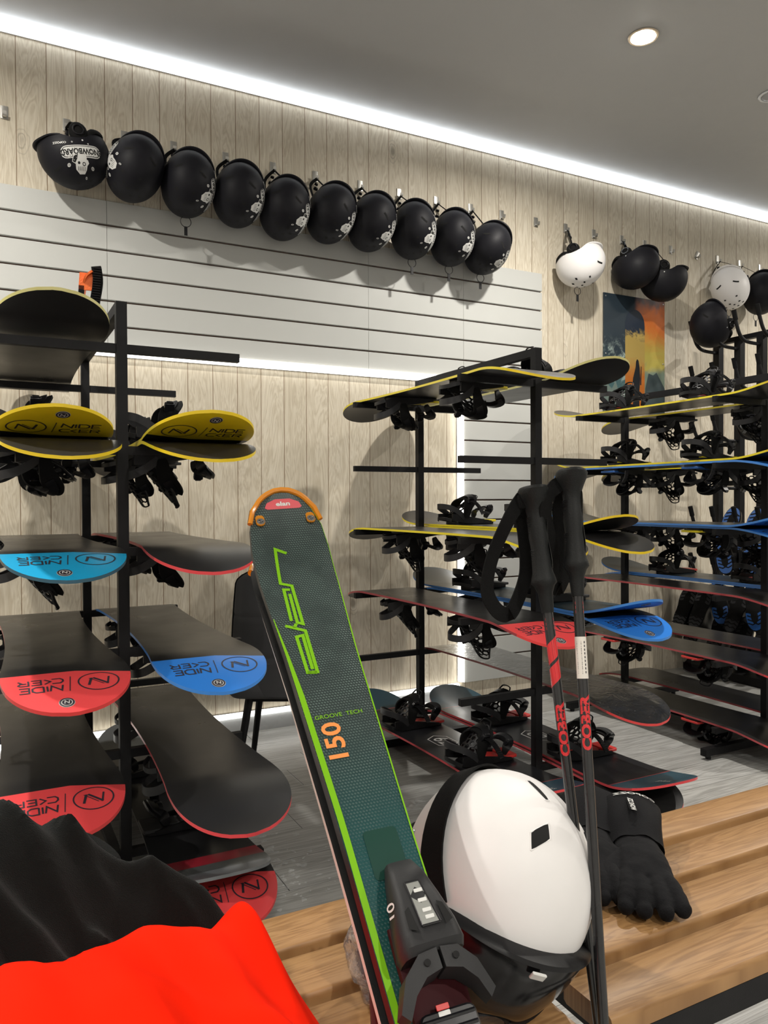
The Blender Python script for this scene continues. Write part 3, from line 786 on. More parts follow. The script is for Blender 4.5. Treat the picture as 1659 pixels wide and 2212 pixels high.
def make_shell(name, m_shell, art=(), vents='round', clipart=0):
    g = M(); N = 56; K = 16
    g.grid(lambda u, v: hpt(2*pi*u, v), N, K, 0, wrap=True)
    k0 = len(g.v); 
    for t in (1.0, .97, .75): 
        for i in range(N): 
            p = hpt(2*pi*i/N, 1.0) if t == 1.0 else hpt(2*pi*i/N, t, .955); g.v.append(p)
    for j in range(2):
        for i in range(N):
            a = k0+j*N+i; b = k0+j*N+(i+1) % N; g.f.append([a, b, b+N, a+N]); g.m.append(0 if j == 0 else 2)
    # visor lip at the front
    def vis(u, v):
        th = radians(28+124*u); p = hpt(th, 1.0); o = Vector((cos(th)*.5, sin(th), 0)).normalized(); w = abs(sin(pi*u))**.6
        q = abs(v-.5)*2; side = 1 if v < .5 else -1
        return p*.985 + o*(.019*w*(1-q)) + Vector((0, 0, .004*w*(1-q)+side*.0028*min(1, (1-q)*3+.3)))
    g.grid(vis, 30, 8, 0)
    # liner
    g.grid(lambda u, v: hpt(2*pi*u, .2+.8*v, .93), N, 8, 2, wrap=True, flip=True)
    if vents == 'round':
        for x, y in ((-.038, -.004), (.034, .002), (-.018, -.042), (.040, -.046), (.006, -.058), (-.048, -.074), (.024, -.084), (.056, -.074), (-.012, -.098)):
            s_ = .0058; g.add([dome(x+dx*s_, y+dy*s_*.85) for dx, dy in ((-1, -1), (1, -1), (1, 1), (-1, 1))], [(0, 1, 2, 3)], 1)
        for sx in (-1, 1):
            q = stroke2d([(sx*.068, .070), (sx*.036, .092)], .0062, 3)
            decal(g, q, lambda x, y: dome(x, y), 1)
        for sx in (-1, 1): decal(g, disc2d((.016, .016), .0035, 8), lambda y, z, sx=sx: flank(y-.03, z-.02, sx, .002), 3)
    for s_ in art:
        for n_, (q, ink) in enumerate(ART): decal(g, q, lambda x, y, s_=s_, n_=n_: flank(x*s_-.006, y+.030, s_, .0008+.00007*n_), 3 if ink == 0 else 1)
    return g.mesh(name, [m_shell, m_vent, m_foam, m_decal], 50)
SH = {'art': make_shell('black_printed_shell', m_helm, (1,)), 'artleft': make_shell('black_left_printed_shell', m_helm, (-1,)), 'plain': make_shell('black_plain_shell', m_helm), 'white': make_shell('white_plain_shell', m_white)}
def make_earpad(s_):
    g = M()
    g.ball((s_*.100, -.006, -.046), (.017, .038, .044)); g.torus((s_*.117, -.004, -.050), .020, .0035, 1, Q=Matrix.Rotation(pi/2, 3, 'Y'))
    g.tube(spline([(s_*.098, -.030, -.030), (s_*.098, -.065, -.060), (s_*.060, -.105, -.072), (0, -.120, -.074)], 4), (.012, .005), 0, 6)
    return g.mesh('ear_pad', [m_foam, m_gloss], 50)
EAR = {1: make_earpad(1), -1: make_earpad(-1)}
def make_clip():
    g = M(); g.torus((0, -.146, -.052), .022, .0016, 0, 20, 5, Q=Matrix.Rotation(pi/2, 3, 'X')@Matrix.Rotation(.2, 3, 'Y'))
    g.rbox((0, -.150, -.088), (.016, .005, .034), .0024, 0)
    return g.mesh('goggle_clip', [m_plas], 40)
def helmet(px, py, Y, shell, D, F, hook_px, label, group='helmets hanging on the wall', clip=False, strap=True, cat='helmet', sag=.0):
    c = atY(px, py, Y); R = axes(y=F, z=D)
    t = thing('ski_helmet', label, cat, c, R, group)
    put('shell', SH[shell], t)
    for s_ in (-1, 1): put('ear_pad', EAR[s_], t)
    if clip:   # elastic goggle loop hanging from the back edge, straight down in the world
        g = M(); Ri = R.transposed(); p0 = Vector((0, -HB*.93, -.03)); dn = Ri @ Vector((0, 0, -1)); sd = Ri @ Vector((1, 0, 0))
        lo = min([Ri.transposed() @ hpt(2*pi*i/24, t_) for i in range(24) for t_ in (.3, .5, .7, .85, 1)], key=lambda v: v.z)
        p0 = Ri @ (lo+Vector((0, .02, .008)))
        pts = [p0+sd*(.024*sin(2*pi*k/16))+dn*(.024-.024*cos(2*pi*k/16)) for k in range(17)]
        g.tube(pts, .0017, 0, 6, side=Ri @ Vector((0, 1, 0)))
        b = p0+dn*.066; g.band([b-dn*.020, b+dn*.020], .014, .005, 0, side=sd)
        g.build('goggle_clip', m_plas, t)
    if strap:
        hk = R.transposed() @ (Vector((HP[hook_px], WALLY-.024, HZ-.028))-c)
        g = M()
        for s_ in (-1, 1):
            a = Vector((s_*.100, .004, -.080)); m_ = a.lerp(hk, .55)+Vector((s_*.030, 0, 0))
            g.band(spline([a, m_, hk], 5), .016, .003, 0, side=R.transposed() @ Vector((.8, .5, .2)))
        g.rbox(hk.lerp(Vector((-.100, .004, -.080)), .45), (.022, .014, .026), .004, 1)
        g.rbox(hk.lerp(Vector((-.100, .004, -.080)), .25), (.018, .012, .018), .004, 1)
        g.build('chin_strap', [m_strap, m_gloss], t)
    return t
def facing(px, py, Y, roll, down=.25, side=0.0):
    """dome towards the room, brim up; roll leans the brim to the right"""
    c = atY(px, py, Y); v = (EYE-c).normalized(); rt = Vector((0, 0, 1)).cross(v).normalized()
    D = (v+Vector((0, 0, -down))+rt*side).normalized(); a = radians(roll)
    return D, Vector((0, 0, 1))*cos(a)+rt*sin(a)
ROWH = [(289, 360, 'artleft', 22, 270, 'second black helmet from the left, with a loose strap clip over its dome', False), (404, 394, 'art', 14, 376, 'third black helmet from the left, a loop with tag hanging below', True),
        (513, 414, 'art', 14, 488, 'fourth black helmet from the left in the wall row', False), (612, 444, 'art', 16, 590, 'fifth black helmet from the left in the wall row', False),
        (712, 454, 'art', 24, 681, 'sixth black helmet from the left in the wall row', False), (800, 473, 'art', 24, 778, 'seventh black helmet from the left, scuffed on its right side', False),
        (890, 490, 'art', 10, 862, 'eighth black helmet from the left, a looped tag hanging straight below', True), (974, 507, 'art', 14, 942, 'ninth black helmet from the left, with a looped tag below', True),
        (1050, 529, 'art', 34, 1016, 'tenth and last black helmet of the long row, tilted to the right', True)]
for px, py, sh, roll, hk, lab, cl in ROWH:
    px += 3; py += 9 if px > 450 else 5
    D, F = facing(px, py, 3.49, roll, .22, -.10)
    helmet(px, py, 3.49, sh, D, F, hk, lab, 'long row of black helmets', clip=cl)
V = lambda *a: Vector(a)
helmet(160, 335, 3.51, 'art', V(.10, -.10, -1), V(-1, -.05, .02), 146, 'first black helmet from the left, turned sideways with white skull and board print', 'long row of black helmets')
rt = V(.80, -.60, 0); up = V(0, 0, 1); cc = V(-.60, -.80, 0)
helmet(1254, 570, 3.51, 'white', rt*.42-up*.80+cc*.35, rt*.80+up*.62, 1221, 'scuffed white helmet hanging alone right of the slatted panel', clip=True)
helmet(1373, 577, 3.50, 'plain', rt*.25-up*.75+cc*.55, rt*.60+up*.70, 1342, 'upper of the two black helmets hanging over the poster')
helmet(1433, 603, 3.48, 'plain', rt*.20-up*1.0+cc*.10, rt*1.0+up*.15, 1392, 'lower black helmet over the poster, seen from its side')
helmet(1577, 622, 3.50, 'white', -rt*.15-up*.70+cc*.75, up*.85-rt*.25+cc*.1, 1549, 'white helmet hanging near the right edge above the boot rack', clip=True)
D, F = facing(1645, 634, 3.50, 8, .3)
helmet(1645, 634, 3.50, 'plain', D, F, 1597, 'black helmet cut off by the right edge, beside the right white helmet', clip=True)

# ================================================================== POSTER
def poster():
    m, nt, b = new_mat('poster_print'); q = NB(nt); tc = q.n('ShaderNodeTexCoord'); P = q.sep(tc.outputs['Object'])
    n = q.noise(tc.outputs['Object'], 5, 5, .6, 1.2)
    zz = q.math('ADD', q.math('DIVIDE', P[2], .74), q.math('MULTIPLY', q.math('SUBTRACT', n, .5), .45))
    warm = q.mix(q.ramp(zz, .45, .85), (.50, .42, .10), (.62, .16, .035)); warm = q.mix(q.ramp(zz, .85, 1.05), warm, (.12, .10, .11)); warm = q.mix(q.ramp(zz, .30, .42, 1, 0), warm, (.20, .26, .20))
    cold = q.mix(q.ramp(zz, .15, .60), (.07, .14, .15), (.030, .045, .060)); cl_ = q.noise(tc.outputs['Object'], 9, 6, .65, 1.8); cold = q.mix(q.math('MULTIPLY', q.ramp(cl_, .48, .62), q.ramp(q.math('ABSOLUTE', q.math('SUBTRACT', zz, .38)), .10, .26, .9, 0)), cold, (.42, .52, .48))
    c = q.mix(q.ramp(P[0], -.01, .03), cold, warm)
    nt.links.new(c, b.inputs['Base Color']); b.inputs['Roughness'].default_value = .16; b.inputs['Coat Weight'].default_value = .6
    q.bump(q.noise(tc.outputs['Object'], 3, 2), .25, .03, b.inputs['Normal'])
    mbrd, nt, b = new_mat('poster_board_print'); q = NB(nt); tc = q.n('ShaderNodeTexCoord'); P = q.sep(tc.outputs['Object'])
    n = q.noise(tc.outputs['Object'], 9, 5, .6, 2.0); zz = q.math('ADD', q.math('DIVIDE', P[2], .74), q.math('MULTIPLY', q.math('SUBTRACT', n, .5), .30))
    c = q.mix(q.ramp(zz, .64, .72), (.46, .33, .10), (.025, .035, .055)); c = q.mix(q.ramp(zz, .28, .50, 1, 0), c, (.48, .15, .03))
    nt.links.new(c, b.inputs['Base Color']); b.inputs['Roughness'].default_value = .16
    fig = mat('poster_dark_print', (.02, .022, .026), .2); rock = mat('poster_rock_print', (.055, .075, .08), .2); rk2 = mat('poster_snow_print', (.16, .21, .19), .2)
    t = thing('wall_poster', 'glossy poster of a snowboard, a rider and mountains, hanging on the wooden wall', 'poster', (3.727, WALLY, 1.69))
    g = M(); g.box((0, -.006, .37), (.53, .010, .74), 0)
    y = -.0118
    def poly(P, mi, k=0): g.add([(p[0], y-.0004*k, p[1]) for p in P], [list(range(len(P)))], mi)
    N = 14; top = [(-.0+.085*cos(pi*k/N), .56+.10*sin(pi*k/N)) for k in range(N+1)]
    poly([(-.085, .0), (.085, .0)]+top, 1, 0)
    poly([(-.265, 0), (-.02, 0), (-.06, .10), (-.10, .16), (-.13, .11), (-.17, .19), (-.20, .14), (-.265, .20)], 4, 1)
    poly([(.085, 0), (.265, 0), (.265, .17), (.22, .23), (.19, .27), (.16, .25), (.12, .26), (.09, .16)], 3, 2)
    poly([(-.03, 0), (.04, 0), (.035, .12), (.045, .22), (.04, .29), (.030, .335), (.018, .345), (.008, .33), (.004, .29), (-.018, .22), (-.024, .17), (-.012, .19), (-.006, .13)], 2, 3)
    poly([(.044, .18), (.050, .30), (.056, .30), (.054, .18)], 2, 3)
    g.build('print', [m, mbrd, fig, rock, rk2], t, 0)
    h = M()
    for x, z in ((-.25, .72), (-.25, .36), (.25, .72), (.25, .33)): h.ball((x, -.013, z), (.005, .003, .005))
    h.build('mounting_studs', m_steel, t)
poster()

# ================================================================== BOOT DRYING RACK AND BOOTS
DX = 4.30; DYS = [3.47, 3.31, 3.15, 2.99, 2.83]; DZS = [2.09, 1.80, 1.50, 1.20, .90, .60]
t = thing('boot_drying_rack', 'black steel boot drying rack with curved rubber-tipped pegs behind the right snowboard rack', 'rack', (DX, 3.15, 0))
for y in DYS: M().box((0, y-3.15, 1.07), (.045, .045, 2.14)).build('post', m_rack, t, 0)
M().box((0, 0, .03), (.40, .86, .05)).build('base', m_rack, t, 0)
M().box((.0, 0, 2.155), (.04, .78, .03)).build('top_rail', m_rack, t, 0)
for y in DYS:
    for z in DZS:
        g = M(); y_ = y-3.15
        g.tube(spline([(-.02, y_, z), (-.14, y_, z+.005), (-.20, y_, z+.035), (-.235, y_, z+.10), (-.25, y_, z+.15)], 5), .011, 0, 10)
        g.tube([(-.243, y_, z+.125), (-.262, y_, z+.185)], .0145, 1, 10)
        g.build('peg', [m_rack, m_foam], t)
def make_boot():
    """sole in the xy plane facing -z, toe to +y, shaft up +z"""
    out = {}
    def outl(k=1.0):
        P = []
        for i in range(28):
            a = 2*pi*i/28; y = .145*sin(a); w = .050+.008*max(0, sin(a))-.010*math.exp(-((y+.02)/.05)**2)
            P.append((w*k*(abs(cos(a))**.8)*(1 if cos(a) > 0 else -1), y*k))
        return P
    g = M(); g.prism(outl(), 0, .022, 1)
    U = lambda P_: g.add([(p[0], p[1], -.0008) for p in P_], [list(range(len(P_)))], 0)
    O = outl(.97)
    U([p for p in O if p[1] > .015]); U([p for p in O if p[1] < -.055])
    g.add([(.020*cos(a), .055+.045*sin(a), -.0014) for a in [2*pi*k/16 for k in range(16)]], [list(range(16))], 1)
    for yy in (.105, .082, .059, .036, -.060, -.083, -.106):
        w = .040; q = stroke2d([(-w, yy-.012), (-w*.4, yy), (0, yy-.008), (w*.4, yy), (w, yy-.012)], .007)
        g.add([(p[0], p[1], -.0018) for p in q[0]], q[1], 1)
    out['sole'] = g.mesh('sole', [m_blue, m_foam], 30)
    g = M(); rings = []
    for z, k, yo, ks in ((.020, 1.0, 0, 1), (.05, .98, -.002, 1), (.085, .86, -.02, .86), (.12, .95, -.045, .66), (.17, 1.0, -.060, .56), (.23, 1.03, -.062, .56), (.29, 1.06, -.058, .58)):
        rings.append([Vector((p[0]*k, p[1]*ks+yo, z)) for p in outl()])
    g.loft(rings); g.rbox((0, .01, .115), (.05, .06, .02), .01, 0, R=Matrix.Rotation(radians(-45), 3, 'X'))
    out['upper'] = g.mesh('upper', [m_plas], 50)
    g = M()
    for k in range(5): g.tube([(-.030, .055-.022*k, .085+.032*k), (.030, .060-.022*k, .092+.032*k)], .003, 0, 6)
    out['laces'] = g.mesh('laces', [m_decal], 50)
    return out
BOOT = make_boot()
DARKSOLE = BOOT['sole'].copy(); DARKSOLE.materials[0] = m_plas2
spots = [(1572, 1142, 3.30, 'leftmost on the upper boot row'), (1625, 1146, 3.14, 'second from left on the upper boot row'), (1662, 1146, 3.00, 'third from left on the upper boot row'),
         (1563, 1192, 3.33, 'leftmost on the second boot row'), (1612, 1206, 3.17, 'middle on the second boot row'), (1655, 1212, 3.00, 'right on the second boot row'),
         (1553, 1300, 3.35, 'leftmost on the third boot row'), (1627, 1312, 3.10, 'right on the third boot row')]
spots += [(1478, 1310, 3.48, 'dark-soled one far left on the third boot row'), (1512, 1312, 3.42, 'dark-soled one second on the third boot row'), (1590, 1318, 3.24, 'between the blue soles of the third boot row'),
          (1500, 1352, 3.42, 'leftmost on the lowest boot row'), (1550, 1366, 3.30, 'second from left on the lowest boot row'), (1600, 1380, 3.16, 'third from left on the lowest boot row'), (1645, 1392, 3.02, 'right on the lowest boot row')]
for k, (px, py, Y, lab) in enumerate(spots):
    r = ray(px, py); p = EYE+r*((DX-.20-(.10 if 8 <= k <= 9 else 0))/r.x)
    flip = (k % 2 == 1 and k > 2)
    t = thing('snowboard_boot', ('black snowboard boot with blue sole, ' if k < 8 else 'black snowboard boot on the drying rack, ')+lab, 'boot', p, axes(y=Vector((-.25, -.35, -1 if k in (3, 4, 6, 7) else 1)), z=Vector((1.0, .45, -.35))), 'boots on the drying rack')
    for nm, me in BOOT.items(): put(nm, me if nm != 'sole' or k < 8 else DARKSOLE, t)
c = atY(1532, 712, 3.36)
t = thing('ski_helmet', 'black helmet lying on the top pegs of the drying rack', 'helmet', (DX-.20, 3.36, 2.235), axes(y=Vector((-.25, -.2, .9)), z=Vector((-1, .15, -.35))), 'helmets on the drying rack')
put('shell', SH['plain'], t)
for s_ in (-1, 1): put('ear_pad', EAR[s_], t)
t = thing('ski_helmet', 'black helmet on the second peg row behind the bindings at the right edge', 'helmet', (DX-.24, 3.00, 1.63), axes(y=Vector((.2, -.1, .9)), z=Vector((-.8, -.75, -.1))), 'helmets on the drying rack')
put('shell', SH['plain'], t)
for s_ in (-1, 1): put('ear_pad', EAR[s_], t)

# ================================================================== CHAIR
m_cloth = mat('charcoal_upholstery', (.055, .056, .060), .85, bump=.35, bscale=700, sheen=.1)
t = thing('upholstered_chair', 'charcoal quilted chair with black tapered legs standing behind the green ski', 'chair', (1.08, 2.86, 0), Matrix.Rotation(radians(-28), 3, 'Z'))
def back(u, v, h):
    z = .40+.49*v; w = .225-.055*v**1.5
    if v > .86: w *= (1-((v-.86)/.14)**2.2*.55)
    x = (2*u-1)*w
    dent = .010*(math.exp(-((v-.62)/.018)**2)+math.exp(-((v-.30)/.018)**2)+.8*math.exp(-((x)/.012)**2)*(1 if .30 < v < .62 else .0))
    ed = 1-min(1, min(u, 1-u)/.10)
    y = -.16-.10*v+.10*(x/.22)**2
    return Vector((x, y-(h*(.024-dent-.014*ed)), z))
g = M()
for h in (1, -1): g.grid(lambda u, v, h=h: back(u, v, h), 40, 48, 0, flip=h < 0)
for fn in (lambda v, s: (0, v), lambda v, s: (1, v)):
    g.grid(lambda u, v, fn=fn: back(fn(v, 0)[0], v, 1).lerp(back(fn(v, 0)[0], v, -1), u), 1, 48, 0)
g.grid(lambda u, v: back(u, 1, 1).lerp(back(u, 1, -1), v), 40, 1, 0); g.grid(lambda u, v: back(u, 0, 1).lerp(back(u, 0, -1), v), 40, 1, 0)
g.build('backrest', m_cloth, t, 50)
g = M(); g.tube([back(0, k/30, 0)+Vector((-.003, 0, 0)) for k in range(31)]+[back(k/10, 1, 0)+Vector((0, 0, .003)) for k in range(1, 10)]+[back(1, 1-k/30, 0)+Vector((.003, 0, 0)) for k in range(31)], .004, 0, 6)
g.build('piping', m_foam, t)
g = M(); g.rbox((0, .06, .425), (.46, .46, .075), .07, 0, n=6); g.build('seat', m_cloth, t, 50)
g = M(); g.box((0, .04, .375), (.30, .30, .02)); g.build('seat_frame', m_rack, t, 0)
for sx in (-1, 1):
    for sy in (-1, 1):
        a = Vector((sx*.15, .04+sy*.14, .38)); b = Vector((sx*.205, .04+sy*.21, 0))
        M().tube([a, b], [.016, .011], 0, 10).build('leg', m_rack, t)

# ================================================================== BENCHES
BZ = .45; TH = .032
SLATS = [(1.100, 1.196), (.981, 1.077), (.863, .959), (.746, .841)]
def bench(x0, x1, label):
    t = thing('slatted_bench', label, 'bench', ((x0+x1)/2, .97, 0), group='wooden benches end to end')
    L = x1-x0
    for k, (a, b) in enumerate(SLATS):
        g = M(); yc = (a+b)/2-.97; hw = (b-a)/2; r = .006
        prof = [(-hw+r, 0), (hw-r, 0), (hw, -.004), (hw, -TH+.004), (hw-r, -TH), (-hw+r, -TH), (-hw, -TH+.004), (-hw, -.008), (-hw+.0025, -.0025)]
        n = 10; g.loft([[Vector(((-.5+i/n)*L, yc+p[0], BZ+p[1])) for p in prof] for i in range(n+1)])
        g.build('slat', m_bench, t, 40)
    g = M()
    for y in (-.205, .205): g.box((0, y, BZ-TH-.0205), (L-.04, .03, .04))
    for x in (-L/2+.05, 0, L/2-.05): g.box((x, 0, BZ-TH-.0205), (.035, .38, .038))
    g.build('frame', m_rack, t, 0)
    for x in (-L/2+.05, L/2-.05):
        for y in (-.205, .205): M().box((x, y, (BZ-TH-.04)/2), (.035, .03, BZ-TH-.04)).build('leg', m_rack, t, 0)
    return t
bench(-1.35, .676, 'wooden slatted bench under the orange jacket, ski and white helmet')
bench(.724, 3.3, 'wooden slatted bench at the right carrying the black gloves')

# ================================================================== WHITE HELMET WITH GOGGLES
hc = Vector((.630, .872, .606)); SC = 1.0
toc = (EYE-hc).normalized(); rtv = Vector((0, 0, 1)).cross(toc).normalized(); upv = toc.cross(rtv)
def scr(a, b, c): return rtv*a+upv*b+toc*c
Dh = scr(.50, .58, .64).normalized(); Fh = scr(.24, -.60, .62)
Rh = axes(y=Fh, z=Dh)
def bigshell():
    g = M(); N = 80; K = 26
    def sp(th, t, k=1.0):
        p = hpt(th, t, k)
        # soft moulded ridges running front to back
        if k >= 1: p = p*(1+.007*math.exp(-((abs(p.x)-.062)/.007)**2)*min(1, max(0, p.z/.03)))
        return Vector((p.x*1.07, p.y, p.z))*SC
    g.grid(lambda u, v: sp(2*pi*u, v), N, K, 0, wrap=True)
    k0 = len(g.v)
    for t_ in (1.0, .97, .75):
        for i in range(N): g.v.append(sp(2*pi*i/N, 1) if t_ == 1.0 else sp(2*pi*i/N, t_, .955))
    for j in range(2):
        for i in range(N):
            a = k0+j*N+i; b = k0+j*N+(i+1) % N; g.f.append([a, b, b+N, a+N]); g.m.append(0 if j == 0 else 2)
    g.grid(lambda u, v: sp(2*pi*u, .2+.8*v, .93), N, 8, 2, wrap=True, flip=True)
    return g, sp
g, sp = bigshell()
def D2(x, y, off=.0012):
    p = dome(x/SC, y/SC, off/SC)*SC; return Vector((p.x*1.07, p.y, p.z))
def vent(cx, cy, ax, ay, bx, by):
    P = [(cx-ax-bx, cy-ay-by), (cx+ax-bx, cy+ay-by), (cx+ax+bx, cy+ay+by), (cx-ax+bx, cy-ay+by)]
    A_ = [Vector((p[0], p[1])) for p in P]; g.grid(lambda u, v: D2(*(A_[0].lerp(A_[1], u)).lerp(A_[3].lerp(A_[2], u), v), .0008), 6, 6, 1)
    for k in range(4):
        a, b = P[k], P[(k+1) % 4]; g.tube([D2(*a, .0006), D2(*b, .0006)], .0010, 0, 6)
wh = thing('ski_helmet', 'matte white helmet resting on its goggles on the bench beside the ski', 'helmet', hc, Rh)
VENTS = [(.020, .040, -.0120, -.0078, 0, .0105), (.006, -.036, -.0065, .019, .0032, .001), (-.066, -.030, -.003, .016, .0025, 0)]
for v_ in VENTS: vent(*v_)
for s_ in (-1, 1): g.ball(Vector(flank(-.035/SC, -.006, s_, .005))*SC+Vector((s_*.004, 0, 0)), .0045, 3)
g.build('shell', [m_white, m_vent, m_foam, m_steel], wh, 50)
for s_ in (-1, 1):
    q = M(); q.ball((s_*.104, -.015, -.050), (.022, .048, .050)); q.torus((s_*.126, -.012, -.052), .028, .004, 1, Q=Matrix.Rotation(pi/2, 3, 'Y'))
    q.tube(spline([(s_*.102, -.035, -.03), (s_*.10, -.08, -.06), (s_*.06, -.118, -.078), (0, -.13, -.08)], 4), (.016, .007), 0, 8)
    q.build('ear_pad', [m_foam, m_plas], wh)
# goggles: strap round the back of the shell, frame and lens over the brim
gg = thing('ski_goggles', 'black ski goggles with a wide strap stretched around the white helmet on the bench', 'goggles', hc, Rh)
m_lens = mat('smoked_lens', (.006, .006, .007), .16, spec=.35)
def around(a, z, off):   # a: angle from the front (+y), positive to +x
    th = pi/2-a; rr = max(.05, 1-(z/(HC*SC))**2)**.5
    return Vector((HA*SC*1.07*rr*cos(th), HB*SC*rr*sin(th), z/1.02))*(1.03)+Vector((cos(th), sin(th), 0))*off
q = M(); pts = []; sds = []
for k in range(41):
    a = radians(58)+(2*pi-radians(116))*k/40; e = 1-abs(2*k/40-1)
    z = .010+.062*sin(pi*e*.80); pts.append(around(a, z, .0045)); th = pi/2-a
    rq = max(.05, 1-(z/(HC*SC))**2)**.5; n_ = Vector((cos(th)*rq/HA, sin(th)*rq/HB, z/HC**2)).normalized(); tan_ = Vector((-sin(th), cos(th), 0)); sds.append(n_.cross(tan_).normalized())
q.band(pts, .040, .003, 0, side=sds); q.build('strap', m_strap, gg)
def gfront(u, v, off):
    a = radians(-62+124*u); s_ = max(0, sin(pi*u))**.5; th = pi/2-a
    zc = -.020; hh = (.058*s_+.012); z = zc+(v-.5)*2*hh - (.016*math.exp(-((u-.5)/.10)**2) if v < .3 else 0)*(.3-v)/.3*-2
    base = Vector((.114*SC*cos(th), .128*SC*sin(th), z)); return base+Vector((cos(th), sin(th), 0))*off
q = M(); 
edge = [(k/30, 0) for k in range(31)]+[(1, k/6) for k in range(1, 6)]+[(1-k/30, 1) for k in range(31)]+[(0, 1-k/6) for k in range(1, 6)]
rings = []
for off, sc in ((-.008, .86), (.006, 1.0), (.026, 1.03), (.030, .97), (.026, .90)):
    rg = []
    for (u, v) in edge:
        u2 = .5+(u-.5)*sc*.985; v2 = .5+(v-.5)*sc; rg.append(gfront(u2, v2, off))
    rings.append(rg)
q.loft(rings, caps=False)
for s_ in (0, 1):
    p = gfront(s_, .5, .010); q.rbox(p, (.016, .020, .040), .005)
q.build('frame', m_plas, gg, 50)
q = M(); q.grid(lambda u, v: gfront(.5+(u-.5)*.90, .5+(v-.5)*.90, .0255+.010*sin(pi*u)*abs(sin(pi*v))**.5), 30, 12, 0); q.build('lens', m_lens, gg, 60)
q = M()
for k in range(5): q.rbox(gfront(.30+.1*k, .02, .024), (.008, .008, .006), .002)
q.build('vent_pads', m_plas, gg)
q = M(); c_ = gfront(.5, .93, .034); q.rbox(c_, (.020, .004, .010), .0018); q.build('badge', m_decal, gg)

# ================================================================== SKIS
P1 = atD(628, 1200, 1.20); P2 = atD(824, 1857, .87)
ax = (P2-P1).normalized()                                   # from tip to tail
rc = CR @ Vector((1, 0, 0)); w0 = (rc-ax*rc.dot(ax)).normalized(); n0 = w0.cross(ax).normalized()
if n0.dot(EYE-P1) < 0: n0 = -n0
rotw = Matrix.Rotation(radians(11), 3, ax)
wA = rotw @ w0; 
if (wA-w0).dot(CR @ Vector((0, 0, -1))) < 0: rotw = Matrix.Rotation(radians(-11), 3, ax); wA = rotw @ w0
nA = rotw @ n0
def shalf(s):
    k = [(0, .0), (.004, .020), (.012, .034), (.03, .049), (.06, .0590), (.10, .0625), (.16, .0610), (.30, .0520), (.55, .0425), (.80, .0395), (1.05, .0410), (1.35, .0500), (1.55, .0540), (1.657, .050), (1.672, .044)]
    for (a, x), (b, y) in zip(k, k[1:]):
        if s <= b: return x+(y-x)*(s-a)/(b-a)
    return k[-1][1]
def srise(s): return .045*max(0, (.16-s)/.16)**2.0 + .010*max(0, (s-1.55)/.12)**2
def sthick(s): return .004+.012*min(1, max(0, (s-.02)/.5))*min(1, max(.1, (1.69-s)/.4))
m_ski, nt, b = new_mat('green_ski_topsheet'); q_ = NB(nt); tc = q_.n('ShaderNodeTexCoord'); P = q_.sep(tc.outputs['Object'])
# local frame of a ski mesh: x across, y from the tip (negative), z out of the top
base = q_.mix(q_.ramp(P[1], -.62, -.38, 1, 0), (.024, .036, .034), (.005, .055, .055)); base = q_.mix(q_.ramp(P[1], -.80, -.60, 1, 0), base, (.010, .055, .040))
dv = q_.comb(q_.math('MULTIPLY', q_.math('ADD', P[0], q_.math('MULTIPLY', P[1], .5)), 260.0), q_.math('MULTIPLY', P[1], 260.0), 0.0)
d1 = q_.sep(dv); dx_ = q_.math('SUBTRACT', q_.math('FRACT', d1[0]), .5); dy_ = q_.math('SUBTRACT', q_.math('FRACT', d1[1]), .5)
rr = q_.math('SQRT', q_.math('ADD', q_.math('MULTIPLY', dx_, dx_), q_.math('MULTIPLY', dy_, dy_)))
dots = q_.ramp(rr, .20, .36, 1, 0); pn = q_.noise(tc.outputs['Object'], 22, 3)
dm = q_.math('MULTIPLY', dots, q_.math('MULTIPLY', q_.ramp(pn, .35, .6, .35, 1), q_.ramp(P[1], -.60, -.35, .25, .9)))
c = q_.mix(dm, base, (.10, .145, .13))
nt.links.new(c, b.inputs['Base Color']); b.inputs['Roughness'].default_value = .36; b.inputs['Specular IOR Level'].default_value = .3
q_.bump(dots, .35, .0006, b.inputs['Normal'])
m_lime = mat('lime_print', (.17, .42, .006), .5, spec=.2);  m_oprint = mat('orange_print', (.75, .26, .06), .45)
m_sbase = mat('black_ski_base', (.012, .012, .012), .3); m_swall = mat('pale_sidewall', (.70, .68, .62), .35); m_patch = mat('green_patch', (.006, .042, .030), .4, spec=.25)
m_amber, nt, b = new_mat('amber_plastic'); b.inputs['Base Color'].default_value = (.95, .36, .015, 1); b.inputs['Roughness'].default_value = .15; b.inputs['Transmission Weight'].default_value = .45; b.inputs['Coat Weight'].default_value = .6
_tcn = nt.nodes.new('ShaderNodeTexCoord'); _nn = nt.nodes.new('ShaderNodeTexNoise'); _nn.inputs['Scale'].default_value = 30; nt.links.new(_tcn.outputs['Object'], _nn.inputs['Vector']); _bb = nt.nodes.new('ShaderNodeBump'); _bb.inputs['Strength'].default_value = .05; nt.links.new(_nn.outputs['Fac'], _bb.inputs['Height']); nt.links.new(_bb.outputs['Normal'], b.inputs['Normal'])
m_rtip = mat('red_tip_print', (.55, .02, .035), .35)
TIP = P1-ax*.100
RS = Matrix((wA, -ax, nA)).transposed()      # x across, y towards the tip, z out of the top
if RS.determinant() < 0: RS = Matrix((-wA, -ax, nA)).transposed()
SGN = 1 if (RS @ Vector((1, 0, 0))).dot(rc) > 0 else -1
def S3(x, s, h=0.0): return Vector((x, -s, srise(s)+h))
